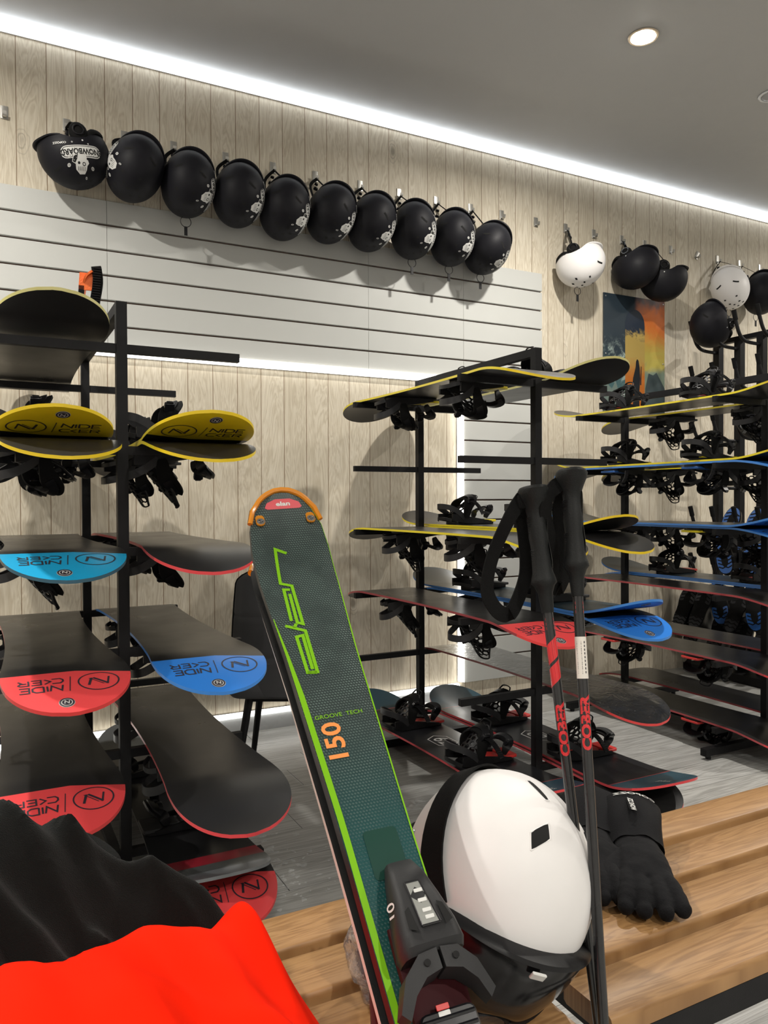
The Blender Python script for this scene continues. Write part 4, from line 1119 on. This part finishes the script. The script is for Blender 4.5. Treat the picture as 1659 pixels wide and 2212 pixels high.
def make_ski_body(side):
    g = M(); ss = [0.0005, .003, .008, .015, .025, .04, .06, .08, .10, .13, .16, .2, .25]+[.3+.1*i for i in range(13)]+[1.657, 1.672]
    nu = 10
    for kk, m_ in ((0, 1), (1, 0)):
        k = len(g.v)
        for s in ss:
            for i in range(nu+1):
                u = -1+2*i/nu; ed = max(0, abs(u)-.86)/.14; g.v.append(S3(shalf(s)*(u if kk == 0 else u*.975), s, 0 if kk == 0 else sthick(s)-.0012*ed))
        for j in range(len(ss)-1):
            for i in range(nu):
                a = k+j*(nu+1)+i; g.f.append([a, a+1, a+nu+2, a+nu+1]); g.m.append(m_)
    n1 = len(ss)*(nu+1)
    for j in range(len(ss)-1):
        for i in (0, nu): a = j*(nu+1)+i; g.f.append([a, a+nu+1, a+nu+1+n1, a+n1]); g.m.append(2)
    for j in (0, len(ss)-1):
        for i in range(nu): a = j*(nu+1)+i; g.f.append([a, a+1, a+1+n1, a+n1]); g.m.append(2)
    e = .0006
    # lime stripe along the left side of the top, a thin line along the right
    for x_, w_, s0, m_ in ((-1, .0075, .23, 3), (1, .0018, .02, 3)):
        n = 40; vs = []
        for k in range(n+1):
            s = s0+(1.58-s0)*k/n; ww = w_*min(1, (s-s0)/.16+.15) if x_ < 0 else w_*min(1, (s-s0)/.3+.2)
            o = shalf(s)*.965; vs += [S3(SGN*x_*o, s, sthick(s)+e), S3(SGN*x_*(o-ww), s, sthick(s)+e)]
        g.add(vs, [(2*k, 2*k+1, 2*k+3, 2*k+2) for k in range(n)], m_)
    # word mark traced from the ski: strokes in (across, from tip)
    def w2(cx, cy):
        px, py = 500+cx/3.456, 1060+cy/3.456; r = ray(px, py); t_ = (P1-EYE).dot(nA)/r.dot(nA); p = EYE+r*t_-TIP
        return (p.dot(RS @ Vector((1, 0, 0))), p.dot(ax))
    ST = [[(406, 508), (320, 484), (362, 722), (446, 738), (528, 1028), (486, 1018), (430, 800)], [(432, 768), (386, 768), (442, 1006)],
          [(396, 1044), (470, 1062), (545, 1080), (634, 1392), (562, 1398), (480, 1128), (526, 1116), (598, 1372)], [(462, 1060), (478, 1028)], [(560, 1398), (632, 1396)]]
    fs = lambda x, s: S3(x, s, sthick(s)+.0009)
    for P_ in ST:
        decal(g, stroke2d([w2(*p) for p in P_], .0047, 3), fs, 3)
    a0 = pi/2*1
    tx = text2d('150', .034, .0008, 1.15, .02); p0 = w2(768, 1925)
    decal(g, tx, lambda x, y: fs(p0[0]-SGN*y*-1*-1, p0[1]-x), 4)
    tx = text2d('GROOVE  TECH', .0085, .0, 1.05); p0 = w2(790, 1717)
    decal(g, tx, lambda x, y: fs(p0[0]+SGN*x, p0[1]-y), 3)
    # smoother patch below the print
    c0 = 0.585
    rb = []
    for (sx, sy, a_) in ((1, 1, 0), (-1, 1, pi/2), (-1, -1, pi), (1, -1, 3*pi/2)):
        for i in range(5): a = a_+i*pi/8; rb.append((sx*(.020-.005)+.005*cos(a), sy*(.028-.005)+.005*sin(a)))
    decal(g, (rb, [list(range(len(rb)))]), lambda x, y: fs(x+SGN*.002, c0+y), 5)
    # red print under the tip guard
    rb = [(x, .021+y+.006*(x/.03)**2) for x, y in ((-.030, 0), (-.026, -.006), (-.012, -.008), (.012, -.008), (.026, -.006), (.030, 0), (.026, .004), (-.026, .004))]
    decal(g, (rb, [list(range(8))]), fs, 6)
    decal(g, text2d('elan', .009, .0003, 1.6), lambda x, y: S3(SGN*x, .022-y, sthick(.02)+.0014), 7)
    return g.mesh('ski_body', [m_ski, m_sbase, side, m_lime, m_oprint, m_patch, m_rtip, m_decal], 40)
def make_tip_guard():
    g = M(); pts = []
    for k in range(25):
        t_ = -1+2*k/24; s = .002+.046*abs(t_)**2.2; x = .050*sin(t_*pi/2)*1.02
        x = (shalf(s)+.0012)*(1 if t_ > 0 else -1)*(1 if abs(t_) > .04 else abs(t_)/.04); pts.append(S3(x, s, .004))
    lo = [S3(-(shalf(s)+.001), s, .004) for s in (.050, .040, .030, .022, .015, .010, .006, .0035)]
    pts = lo+[S3(-.012, .0012, .004), S3(0, 0, .004), S3(.012, .0012, .004)]+[Vector((-p.x, p.y, p.z)) for p in reversed(lo)]
    g.tube(pts, (.0055, .0045), 0, 8)
    for sx in (-1, 1):
        g.rbox(S3(sx*.0405, .047, .0065), (.014, .022, .004), .006, 0)
        g.tube([S3(sx*.0405, .051, .007), S3(sx*.0405, .051, .0108)], .0064, 1, 14); g.torus(S3(sx*.0405, .051, .0109), .0028, .0009, 2, 12, 5)
    return g.mesh('tip_guard', [m_amber, m_steel, m_gloss], 40)
m_bind = mat('ski_binding_grey', (.020, .020, .021), .5, spec=.3, bump=.08, bscale=900); m_bred = mat('dark_red_plastic', (.035, .003, .005), .6, spec=.15); m_clear = mat('scale_window', (.34, .35, .33), .08, .3)
def make_toe_piece():
    """toe binding: y runs towards the tip, z out of the ski"""
    out = {}
    g = M()
    def sec(y, w, z0, z1, r=.35): 
        P = []
        for k in range(16):
            a = 2*pi*k/16; c_, s_ = cos(a), sin(a); e = .5
            P.append(Vector((w*(abs(c_)**e)*(1 if c_ > 0 else -1), y, (z0+z1)/2+(z1-z0)/2*(abs(s_)**e)*(1 if s_ > 0 else -1))))
        return P
    g.loft([sec(y, w, 0, h) for y, w, h in ((.098, .010, .006), (.094, .016, .022), (.075, .022, .036), (.045, .028, .048), (.015, .034, .057), (-.006, .036, .060), (-.014, .034, .054))])
    out['toe_housing'] = g.mesh('toe_housing', [m_bind], 40)
    g = M()
    g.loft([sec(y, w, .0, h) for y, w, h in ((.030, .033, .012), (.0, .035, .020), (-.05, .034, .014), (-.12, .032, .008))], 0)
    out['side_cover'] = g.mesh('side_cover', [m_bred], 40)  # dark red is a reflection on the binding's side, painted as its colour
    g = M()   # jaw wings
    for s_ in (-1, 1):
        g.loft([[Vector((s_*x, y, z0)), Vector((s_*x, y, z1)), Vector((s_*x2, y2, z1)), Vector((s_*x2, y2, z0))] for x, y, x2, y2, z0, z1 in ((.002, -.012, .002, -.032, .020, .058), (.022, -.014, .020, -.036, .018, .056), (.040, -.030, .034, -.048, .016, .050), (.052, -.058, .044, -.066, .018, .042))])
        g.tube([(s_*.016, -.024, .056), (s_*.016, -.024, .0592)], .0035, 1, 10)
    out['toe_wings'] = g.mesh('toe_wings', [m_bind, m_vent], 40)
    g = M()
    g.rbox((0, -.090, .018), (.062, .060, .012), .008, 0); g.rbox((0, -.175, .016), (.066, .100, .024), .008, 1)
    for k in range(5): g.tube([(-.028, -.068-.010*k, .0245), (.028, -.068-.010*k, .0245)], .0022, 0, 6)
    g.rbox((-.004, -.058, .0245), (.014, .0055, .002), .001, 2); g.rbox((-.004, -.064, .0245), (.013, .0050, .002), .001, 3)
    out['sole_plate'] = g.mesh('sole_plate', [m_gloss, m_bind, m_red, m_decal], 40)
    g = M()   # release scale window and recesses
    def fz(y): return .036+(.075-y)/(.075-.015)*.021
    def top(x, y, o=.001): return (x, y, fz(y)+o)
    win = [(-.009, .062), (.008, .062), (.011, .010), (-.010, .010)]
    g.add([top(*p) for p in win], [(0, 1, 2, 3)], 0)
    for a, b_ in zip(win, win[1:]+win[:1]): g.tube([top(*a, .001), top(*b_, .001)], .0012, 1, 6)
    for y in (.050, .038, .026, .018): g.rbox(top(.002, y, .0015), (.010, .004, .0016), .0008, 2)
    for s_ in (-1, 1): P_ = [(s_*.016, .034), (s_*.022, .030), (s_*.025, .010), (s_*.016, .006)]; g.add([top(p[0], p[1], .0015) for p in P_], [(0, 1, 2, 3)], 3)
    tx = text2d('10', .026, .0003, .8)
    decal(g, tx, lambda x, y: (SGN*-1*.0300+SGN*-1*y*.30, .038-x*-1*.9, .036-y*.7), 2)
    out['scale_window'] = g.mesh('scale_window', [m_clear, m_gloss, m_decal, m_vent], 40)
    return out
m_dwall = mat('black_sidewall', (.012, .012, .012), .4)
SB, SB2, TG, TPP = make_ski_body(m_dwall), make_ski_body(m_swall), make_tip_guard(), make_toe_piece()
def ski(loc, R, label, toe_s=.655, body=None):
    t = thing('alpine_ski', label, 'ski', loc, R, 'pair of green skis leaning on the bench')
    put('ski_body', body or SB, t); put('tip_guard', TG, t)
    b = bpy.data.objects.new('toe_binding', None); COL.objects.link(b); b.parent = t; b.location = (SGN*.008, -toe_s-.038, sthick(.65)); b['label'] = 'dark grey toe binding'
    b.scale = (.94, .94, .92)
    for nm, me in TPP.items(): put(nm, me, b)
    return t
ski(TIP, RS, 'green ski with lime lettering and amber tip guard, leaning in the foreground')
R2 = Matrix.Rotation(radians(.5), 3, wA*SGN) @ RS @ Matrix.Rotation(pi, 3, 'Y')
ski(TIP+ax*.050-nA*.006-wA*.004, R2, 'second ski base to base behind the green one, only its edge visible', body=SB2)

# ================================================================== SKI POLES
m_shaft = mat('black_shaft', (.012, .012, .013), .25, coat=.3); m_shr = mat('red_shaft_print', (.60, .02, .025), .3, coat=.3)
m_grip = mat('black_rubber_grip', (.009, .010, .010), .55, spec=.22, bump=.25, bscale=600); m_gripg = mat('grey_grip_side', (.020, .022, .022), .4, spec=.3); m_stick = mat('white_sticker', (.70, .66, .60), .5)
def pole(top, bot, face, label, sticker, strap_pts):
    """top: knob top, bot: tip on the floor"""
    d = (bot-top); L = d.length; z = -d.normalized(); R = axes(y=Vector(face), z=z)
    t = thing('ski_pole', label, 'ski pole', bot, R, 'pair of black ski poles')
    def at(h): return Vector((0, 0, L-(h*.84 if h < .163 else .137+(h-.163)*.52)))
    def at_(h): return Vector((0, 0, L-h))
    g = M(); prof = [(.240, .0073, .0073), (.243, .0085, .0085), (.205, .0100, .0105), (.190, .0105, .012), (.172, .014, .017), (.163, .018, .020), (.156, .017, .019), (.146, .0145, .0165), (.125, .0135, .0165), (.105, .0125, .0150), (.085, .0138, .0168), (.065, .0128, .0155), (.050, .0125, .015), (.038, .0135, .0165), (.026, .0165, .020), (.014, .021, .026), (.006, .0225, .029), (.001, .020, .026), (0, .012, .016)]
    rings = []
    for h, a, b_ in prof:
        off = Vector((0, .004 if h < .03 else 0, 0)); rings.append([at(h)+off+Vector((a*cos(2*pi*k/20), b_*sin(2*pi*k/20), 0)) for k in range(20)])
    g.loft(rings, 0)
    for k in range(14): 
        for c0 in (.052, .108): g.torus(at(c0+.0028*k), .0132, .0008, 0, 12, 4, a0=radians(-65), a1=radians(65)) if k < 12 else None
    g.grid(lambda u, v: at(.030+.11*v)+Vector((-(.0142+.001*sin(v*9))*cos((u-.5)*1.1), (.0172)*sin((u-.5)*1.1), 0)), 8, 10, 1)
    g.build('grip', [m_grip, m_gripg], t, 50)
    g = M(); n = 14
    seg = [(.24, L-.03, 0)]
    g.tube([at_(.165), at_(L*.55), at_(L-.03)], [.0072, .0070, .0058], 0, 18)
    g.tube([at_(L-.03), at_(L)], [.0055, .0022], 2, 12)
    fy = lambda x, h: Vector((.00735*sin(x/.0072), .00735*cos(x/.0072), L-h))
    # printing that wraps the shaft, seen from the room side (+y)
    for k in range(3): decal(g, ([(-.006, .186+.006*k), (.006, .186+.006*k), (.006, .190+.006*k), (-.006, .190+.006*k)], [[0, 1, 2, 3]]), fy, 1)
    def bandp(h0, h1, sk):
        N = 8; vs = []
        for i in range(N+1):
            x = -.014+.028*i/N; o = sk*(x+.014)/.028; vs += [fy(x, h0+o), fy(x, h1+o)]
        g.add(vs, [(2*i, 2*i+1, 2*i+3, 2*i+2) for i in range(N)], 1)
    if not sticker: bandp(.205, .232, .022); bandp(.237, .262, .022)
    tx = text2d('COBER', .0175, .0009, 1.25, .006)
    decal(g, tx, lambda x, y: fy(y*-1*-1, (.337 if not sticker else .348)-x), 1)
    if sticker:
        g.grid(lambda u, v: Vector((.0078*sin((u-.5)*4.2), .0078*cos((u-.5)*4.2), L-(.234+.056*v))), 10, 1, 3)
        rnd = random.Random(3); h = .240
        f3 = lambda x, hh: Vector((.0079*sin(x/.0078), .0079*cos(x/.0078), L-hh))
        while h < .284:
            w = rnd.choice((.0006, .001, .0016)); decal(g, ([(.001, h), (.0075, h), (.0075, h+w), (.001, h+w)], [[0, 1, 2, 3]]), f3, 4); h += w+rnd.choice((.0006, .001, .0014))
        for k in range(9): decal(g, ([(-.004, .240+.005*k), (-.0025, .240+.005*k), (-.0025, .243+.005*k), (-.004, .243+.005*k)], [[0, 1, 2, 3]]), f3, 4)
    g.build('shaft', [m_shaft, m_shr, m_steel, m_stick, m_ink], t, 40)
    g = M(); g.tube([at_(L-.075), at_(L-.07), at_(L-.065)], [.012, .028, .012], 0, 16); g.build('basket', m_plas, t)
    g = M(); Ri = R.transposed(); q = [Ri @ (p-bot) for p in strap_pts]; g.band(spline(q, 8), .022, .0022, 0, side=Ri @ strap_side)
    g.rbox(q[0]+Vector((0, 0, -.006)), (.018, .014, .02), .003, 0)
    g.build('wrist_strap', m_strap, t, 50)
    return t
tc_ = -(CR @ Vector((0, 0, -1)))
A0 = atD(1150, 1053, 1.10); A1 = atD(1292, 2205, 1.0); dA = (A1-A0).normalized(); Abot = A0+dA*((0-A0.z)/dA.z)
B0 = atD(1232, 1018, 1.10); B1 = atD(1303, 2205, .965); dB = (B1-B0).normalized(); Bbot = B0+dB*((0-B0.z)/dB.z)
strap_side = (CR @ Vector((.35, .1, -.9)))
def sp_(L): return [atD(x, y, d) for x, y, d in L]
strap_side = CR @ Vector((.82, .30, -.48))
pole(A0, Abot, tc_, 'left ski pole with red flashes on its shaft, its strap looped to the left', False, sp_([(1128, 1076, 1.10), (1100, 1120, 1.085), (1065, 1200, 1.075), (1052, 1270, 1.075), (1068, 1312, 1.08), (1092, 1328, 1.09), (1112, 1310, 1.10), (1135, 1240, 1.115), (1132, 1160, 1.12), (1122, 1100, 1.115), (1130, 1078, 1.11)]))
pole(B0, Bbot, tc_, 'right ski pole with a white barcode sticker on its shaft', True, sp_([(1218, 1040, 1.10), (1190, 1062, 1.085), (1178, 1110, 1.085), (1192, 1180, 1.095), (1196, 1240, 1.11), (1206, 1272, 1.12), (1222, 1230, 1.125), (1212, 1160, 1.12), (1206, 1100, 1.115), (1216, 1050, 1.11)]))

# ================================================================== GLOVES
m_glove = mat('black_glove_fabric', (.006, .006, .007), .8, spec=.12, bump=.4, bscale=420, sheen=.02)
def glove(loc, R, label, mirror=1, cuff_text=True, curl=.6, seed=1):
    """hand along +y, palm down, thumb to +x*mirror; cuff at -y"""
    t = thing('ski_glove', label, 'glove', loc, R, 'pair of black ski gloves')
    g = M()
    g.loft([[Vector((w*cos(2*pi*k/16), y, zc+h*sin(2*pi*k/16))) for k in range(16)] for y, w, h, zc in ((-.125, .040, .024, .032), (-.06, .042, .026, .032), (-.02, .047, .026, .031), (.02, .049, .023, .028), (.045, .046, .019, .025))])
    for i, (x, L, a) in enumerate(((-.034, .072, -.16), (-.012, .086, -.04), (.012, .084, .06), (.034, .076, .17))):
        x *= mirror; a *= mirror; pts = [Vector((x*.9, .02, .028))]; ang = 0.10; p = Vector((x, .045, .028))
        for s_ in range(5):
            pts.append(p.copy()); p = p+Vector((sin(a)*cos(ang), cos(a)*cos(ang), -sin(ang)*.35+.012*(1 if s_ < 2 else -1.1)/ .0172*.0172))*(L/4); ang += curl*.35
        r_ = [.015, .0155, .0155, .015, .0142, .0125]
        for q in pts: q.z = max(q.z, .0155)
        g.tube(pts, r_, 0, 12); g.ball(pts[-1], .0135, 0, 12, 8)
        for q, rr_ in zip(pts[1:-1], r_[1:-1]): g.ball(q, rr_*.99, 0, 10, 7)
    th = [Vector((.030*mirror, -.035, .028)), Vector((.052*mirror, -.010, .030)), Vector((.064*mirror, .022, .028)), Vector((.062*mirror, .052, .022))]
    g.tube(th, [.018, .0175, .016, .0145], 0, 12)
    for q, rr_ in zip(th, (.017, .0172, .016, .0150)): g.ball(q, rr_, 0, 12, 8)
    hand = g.build('hand', m_glove, t)
    md = hand.modifiers.new('union', 'REMESH'); md.mode = 'VOXEL'; md.voxel_size = .0028; md.use_smooth_shade = True
    sm = hand.modifiers.new('soften', 'SMOOTH'); sm.factor = .6; sm.iterations = 5
    tx = bpy.data.textures.get('cloth_wrinkle') or bpy.data.textures.new('cloth_wrinkle', 'CLOUDS'); tx.noise_scale = .035
    dm_ = hand.modifiers.new('wrinkle', 'DISPLACE'); dm_.texture = tx; dm_.strength = .006; dm_.texture_coords = 'LOCAL'
    g = M(); rings = []
    for y, w, h, zc in ((-.070, .0475, .029, .031), (-.085, .049, .031, .033), (-.105, .052, .036, .038), (-.14, .058, .042, .044), (-.175, .062, .045, .047), (-.190, .063, .045, .048), (-.188, .059, .042, .048), (-.15, .050, .036, .044)):
        rings.append([Vector(((w+.0018*sin(5*a_+y*40+seed))*cos(a_), y, zc+h*sin(a_)+.0015*sin(7*a_+seed))) for a_ in [2*pi*k/40 for k in range(40)]])
    g.loft(rings, 0, caps=False)
    fc = lambda x, y: Vector((x, -.142+y, .044+.043*(1-min(.9, (x/.060)**2))**.5+.0022))
    if cuff_text:
        wb = [(-.007, -.050), (.007, -.050), (.007, .050), (-.007, .050)]
        n = 10; vs = []
        for k in range(n+1): yy = -.048+.075*k/n; vs += [fc(-.0075, yy), fc(.0075, yy)]
        g.add(vs, [(2*k, 2*k+1, 2*k+3, 2*k+2) for k in range(n)], 1)
        tx2 = text2d('COPOZZ SNOW', .0125, .0004, .95); decal(g, tx2, lambda x, y: fc(-y*mirror if False else -y, x-.012)+Vector((0, 0, .0008)), 2)
        # printed hem
        tx3 = text2d('COPOZZ', .014, .0003, 1.2)
        decal(g, tx3, lambda x, y: Vector((.0655*cos(pi/2+.2-x/.052), -.181-y, .048+.0475*sin(pi/2+.2-x/.052))), 2)
    g.build('cuff', [m_glove, m_strap, m_decal], t, 60)
    return t
def on_bench(px, py, dz=0.0):
    r = ray(px, py); return EYE+r*((BZ+dz-EYE.z)/r.z)
g0 = on_bench(1390, 1915, 0.0); dirg = (on_bench(1440, 1975)-on_bench(1372, 1790)); dirg.z = 0
rx = Matrix.Rotation(radians(0), 3, 'X')
glove(g0+Vector((0, 0, .002)), axes(y=dirg, z=Vector((0, 0, 1))), 'black ski glove with white lettering on its cuff, lying with fingers towards the camera', 1)
g1 = on_bench(1318, 1905, 0.0); dirg = (on_bench(1322, 1960)-on_bench(1310, 1830)); dirg.z = 0
glove(g1+Vector((-.012, .035, .002)), axes(y=dirg, z=Vector((0, 0, 1))), 'black ski glove partly hidden behind the white helmet and the poles', -1, False, .8, 3)

# ================================================================== PLASTIC BAG
m_bag, nt, b = new_mat('clear_plastic_bag'); b.inputs['Base Color'].default_value = (.85, .86, .92, 1); b.inputs['Roughness'].default_value = .12; b.inputs['Transmission Weight'].default_value = .9; b.inputs['IOR'].default_value = 1.12; b.inputs['Coat Weight'].default_value = .7
q_ = NB(nt); tc = q_.n('ShaderNodeTexCoord'); q_.bump(q_.noise(tc.outputs['Object'], 26, 4, .6, 1.5), 1.0, .012, b.inputs['Normal'])
m_bagin = mat('dark_contents', (.05, .05, .075), .6)
bp = on_bench(782, 2170)+Vector((.035, .0, .066))
t = thing('plastic_bag', 'crumpled clear plastic bag with dark contents on the bench behind the ski', 'bag', bp)
def lump(k, sx, sy, sz, am, sd):
    def fn(u, v):
        a = 2*pi*u; b_ = pi*(.001+.998*v); d = Vector((sin(b_)*cos(a), sin(b_)*sin(a), -cos(b_)))
        n_ = noise.noise(d*2.2+Vector((sd, 0, 0)))+.6*abs(noise.noise(d*5+Vector((0, sd, 0)))); r_ = 1+am*n_
        p = Vector((d.x*sx*r_, d.y*sy*r_, d.z*sz*r_)); p.z = max(p.z, -.064)
        return p*k
    return fn
M().grid(lump(1, .044, .048, .068, .35, 2.0), 44, 30, wrap=True).build('film', m_bag, t, 60)
M().grid(lump(.80, .042, .045, .064, .25, 5.0), 32, 22, wrap=True).build('contents', m_bagin, t, 60)

# ================================================================== CLOTHES ON THE BENCH
m_jack = mat('orange_red_shell_fabric', (.92, .016, .002), .8, spec=.05, bump=.05, bscale=900)
m_flc = mat('black_fleece', (.0065, .007, .0065), .95, spec=.1, bump=.8, bscale=900, sheen=.06)
def seg_d(p, a, b):
    ab = b-a; t = max(0, min(1, (p-a).dot(ab)/max(1e-9, ab.length_squared))); return (p-(a+ab*t)).length, t
def crumple(name, mt, outline, hfun, ridges, n=130, thick=.0, zbase=BZ, amp=.006, ns=9.0, sharp=.007):
    """a heap of cloth: height over a footprint polygon, with fold crests, closed down to the bench"""
    cx = sum(p[0] for p in outline)/len(outline); cy = sum(p[1] for p in outline)/len(outline)
    ol = [Vector((p[0], p[1], 0)) for p in outline]; ol = spline(ol+[ol[0]], 10)[:-1]
    N = len(ol); K = 46; g = M(); C = Vector((cx, cy, 0))
    for j in range(K+1):
        r = sin(j/K*pi/2)
        for i in range(N):
            p = C.lerp(ol[i], r); e = 1-j/K
            h, zb = hfun(p.x, p.y)
            f = min(1, (e*2.6))**.5 if e > 0 else 0
            for (a, b, w, hh) in ridges:
                d, t_ = seg_d(Vector((p.x, p.y)), Vector(a), Vector(b)); h += hh*math.exp(-(d/w)**2)*(.5+.5*sin(pi*min(1, max(0, t_*.8+.15))))
            q = Vector((p.x*ns, p.y*ns*1.3, 1.7)); h += amp*(noise.noise(q)+.5*noise.noise(q*2.3))*1.3
            q = Vector(((p.x+.4*p.y)*ns*.8, (p.y-.5*p.x)*ns*.45, 4.2)); h += sharp*((1-min(1, abs(noise.noise(q))*3.2))**2)*(1 if amp else 0)
            g.v.append(Vector((p.x, p.y, zb+max(.006, h)*f+.001)))
    for j in range(K):
        for i in range(N): a = j*N+i; b = j*N+(i+1) % N; g.f.append([a, b, b+N, a+N]); g.m.append(0)
    return g
def gauss(x, y, cx, cy, sx, sy, a=0.0):
    dx, dy = x-cx, y-cy; u = dx*cos(a)+dy*sin(a); v = -dx*sin(a)+dy*cos(a); return math.exp(-(u/sx)**2-(v/sy)**2)
def hj(x, y):
    h = .030+.130*gauss(x, y, .08, .80, .27, .17)+.085*gauss(x, y, .285, .935, .055, .07)+.07*gauss(x, y, -.05, .80, .16, .14)+.06*gauss(x, y, .17, .90, .07, .08)
    return h, BZ
JR = [((.285, .95), (.33, .80), .022, .014), ((.22, .90), (.29, .70), .024, .016), ((.10, .84), (.22, .64), .028, .018), ((.02, .86), (.06, .60), .032, .014), ((-.10, .85), (.0, .60), .03, .016),
      ((.16, .80), (.30, .76), .014, .008), ((.0, .74), (.14, .70), .018, .008)]
jk = thing('ski_jacket', 'bright orange-red ski jacket crumpled on the bench in the lower left corner', 'jacket', (0, 0, 0))
g = crumple('shell', m_jack, [(.33, .965), (.36, .88), (.355, .78), (.335, .66), (.25, .585), (.05, .55), (-.30, .56), (-.48, .75), (-.42, .98), (-.10, 1.06), (.16, 1.03), (.27, 1.01)], hj, JR, amp=.004, ns=7, sharp=.013)
g.build('shell', m_jack, jk, 80)
def hf(x, y):
    h = .05+.165*gauss(x, y, .03, 1.08, .13, .09)+.082*gauss(x, y, .22, 1.03, .12, .055, -.2)+.17*gauss(x, y, -.16, 1.06, .2, .12)+.06*gauss(x, y, -.02, .93, .16, .08)
    return h, BZ
FR = [((.10, 1.10), (.29, 1.02), .020, .018), ((-.05, 1.02), (.12, .93), .016, .030), ((.10, 1.07), (.29, 1.01), .014, .026), ((-.15, .92), (.10, .88), .018, .028), ((-.02, 1.00), (.05, .86), .012, .022), ((-.2, 1.05), (-.02, .95), .02, .03),
      ((.06, 1.12), (.13, 1.03), .010, .022), ((.12, .98), (.20, .93), .012, .02), ((-.12, .98), (-.05, .86), .014, .022)]
fl = thing('fleece_hoodie', 'crumpled black fleece hoodie piled behind and over the orange jacket', 'hoodie', (0, 0, 0))
g = crumple('body', m_flc, [(.33, 1.05), (.30, 1.00), (.20, .96), (.14, .91), (.02, .87), (-.15, .87), (-.42, .90), (-.50, 1.05), (-.35, 1.20), (-.05, 1.20), (.12, 1.19), (.26, 1.13)], hf, FR, amp=.008, ns=12, sharp=.016)
g.build('body', m_flc, fl, 80)
q = M()
def hood(u, v):
    a = -pi*.15+pi*1.3*u; r = .052+.018*v; c0 = Vector((.085, 1.10, .625))
    return c0+Vector((r*cos(a)*1.15, (v-.5)*.09, r*sin(a)*.62+.012*sin(9*u+3*v)))+Vector((.006*sin(7*v+4*u), 0, 0))
q.grid(hood, 30, 14, 0); q.grid(lambda u, v: hood(u, v)*1.0+Vector((0, 0, -.006)), 30, 14, 0, flip=True)
q.build('hood', m_flc, fl, 80)
# ------------------------------------------------------------------ water on the floor
m_water, nt, b = new_mat('puddle_water'); b.inputs['Base Color'].default_value = (.95, .97, .97, 1); b.inputs['Roughness'].default_value = .03; b.inputs['Alpha'].default_value = .22; b.inputs['Specular IOR Level'].default_value = 1.0
q_ = NB(nt); tc = q_.n('ShaderNodeTexCoord'); q_.bump(q_.noise(tc.outputs['Object'], 12, 2), .1, .01, b.inputs['Normal'])
rnd = random.Random(11); g = M()
def floor_pt(px, py): r = ray(px, py); return EYE+r*(-EYE.z/r.z)
for (cx, cy, sx, sy, n, s0) in ((620, 1850, 45, 40, 26, .008), (650, 1930, 50, 40, 34, .006), (870, 1745, 45, 14, 14, .016), (590, 1840, 30, 30, 18, .010), (850, 1690, 6, 5, 3, .01)):
    for k in range(n):
        p = floor_pt(cx+rnd.gauss(0, sx), cy+rnd.gauss(0, sy)); a = s0*rnd.uniform(.4, 1.6); bb = a*rnd.uniform(.3, .9); an = rnd.uniform(0, pi); ph = rnd.uniform(0, 6)
        def fn(u, v): 
            r_ = (1+.3*sin(3*2*pi*u+ph)+.15*sin(5*2*pi*u+ph*2)); t_ = 2*pi*u; x = a*r_*cos(t_)*v; y = bb*r_*sin(t_)*v
            return Vector((p.x+x*cos(an)-y*sin(an), p.y+x*sin(an)+y*cos(an), .0002+.0022*(1-v**3)))
        g.grid(fn, 14, 4, 0, wrap=True)
o = g.build('water_droplets', m_water, None, 60); o['kind'] = 'stuff'; tag(o, 'melted snow water drops scattered over the grey floor', 'water')
# ------------------------------------------------------------------ orange strap of the top left binding
root = [o for o in bpy.data.objects if o.get('label', '').startswith('black-based snowboard with orange')][0]
g = M(); g.band(spline([(0, 0, 0), (.002, .0, .05), (.006, 0, .10), (.0, 0, .135)], 5), .022, .010, 0, side=(1, 0, 0))
for k in range(22): g.box((.004, -.006, .008+.0058*k), (.018, .006, .003), 0)
g.band(spline([(-.028, .02, .060), (-.027, .02, .085), (-.020, .012, .110), (-.004, .006, .124)], 5), .034, .005, 1, side=(0, 1, 0)); g.prism([(-.036, .0), (-.006, .0), (-.006, .004), (-.036, .004)], .078, .118, 1)
g.box((-.030, .004, .045), (.012, .008, .085), 0)
bd = [c for c in root.children if c.name.startswith('binding')][-1]
o = g.build('open_strap', [m_foam, m_orange], bd, 40); p_ = root.matrix_world @ bd.matrix_local
w = atY(200, 700, 2.60); 
o.matrix_local = p_.inverted() @ (Matrix.Translation(w) @ Matrix.Rotation(radians(-14), 4, 'Z') @ Matrix.Rotation(radians(4), 4, 'Y') @ Matrix.Scale(1.35, 4)); o['label'] = 'open ladder strap with orange pad'
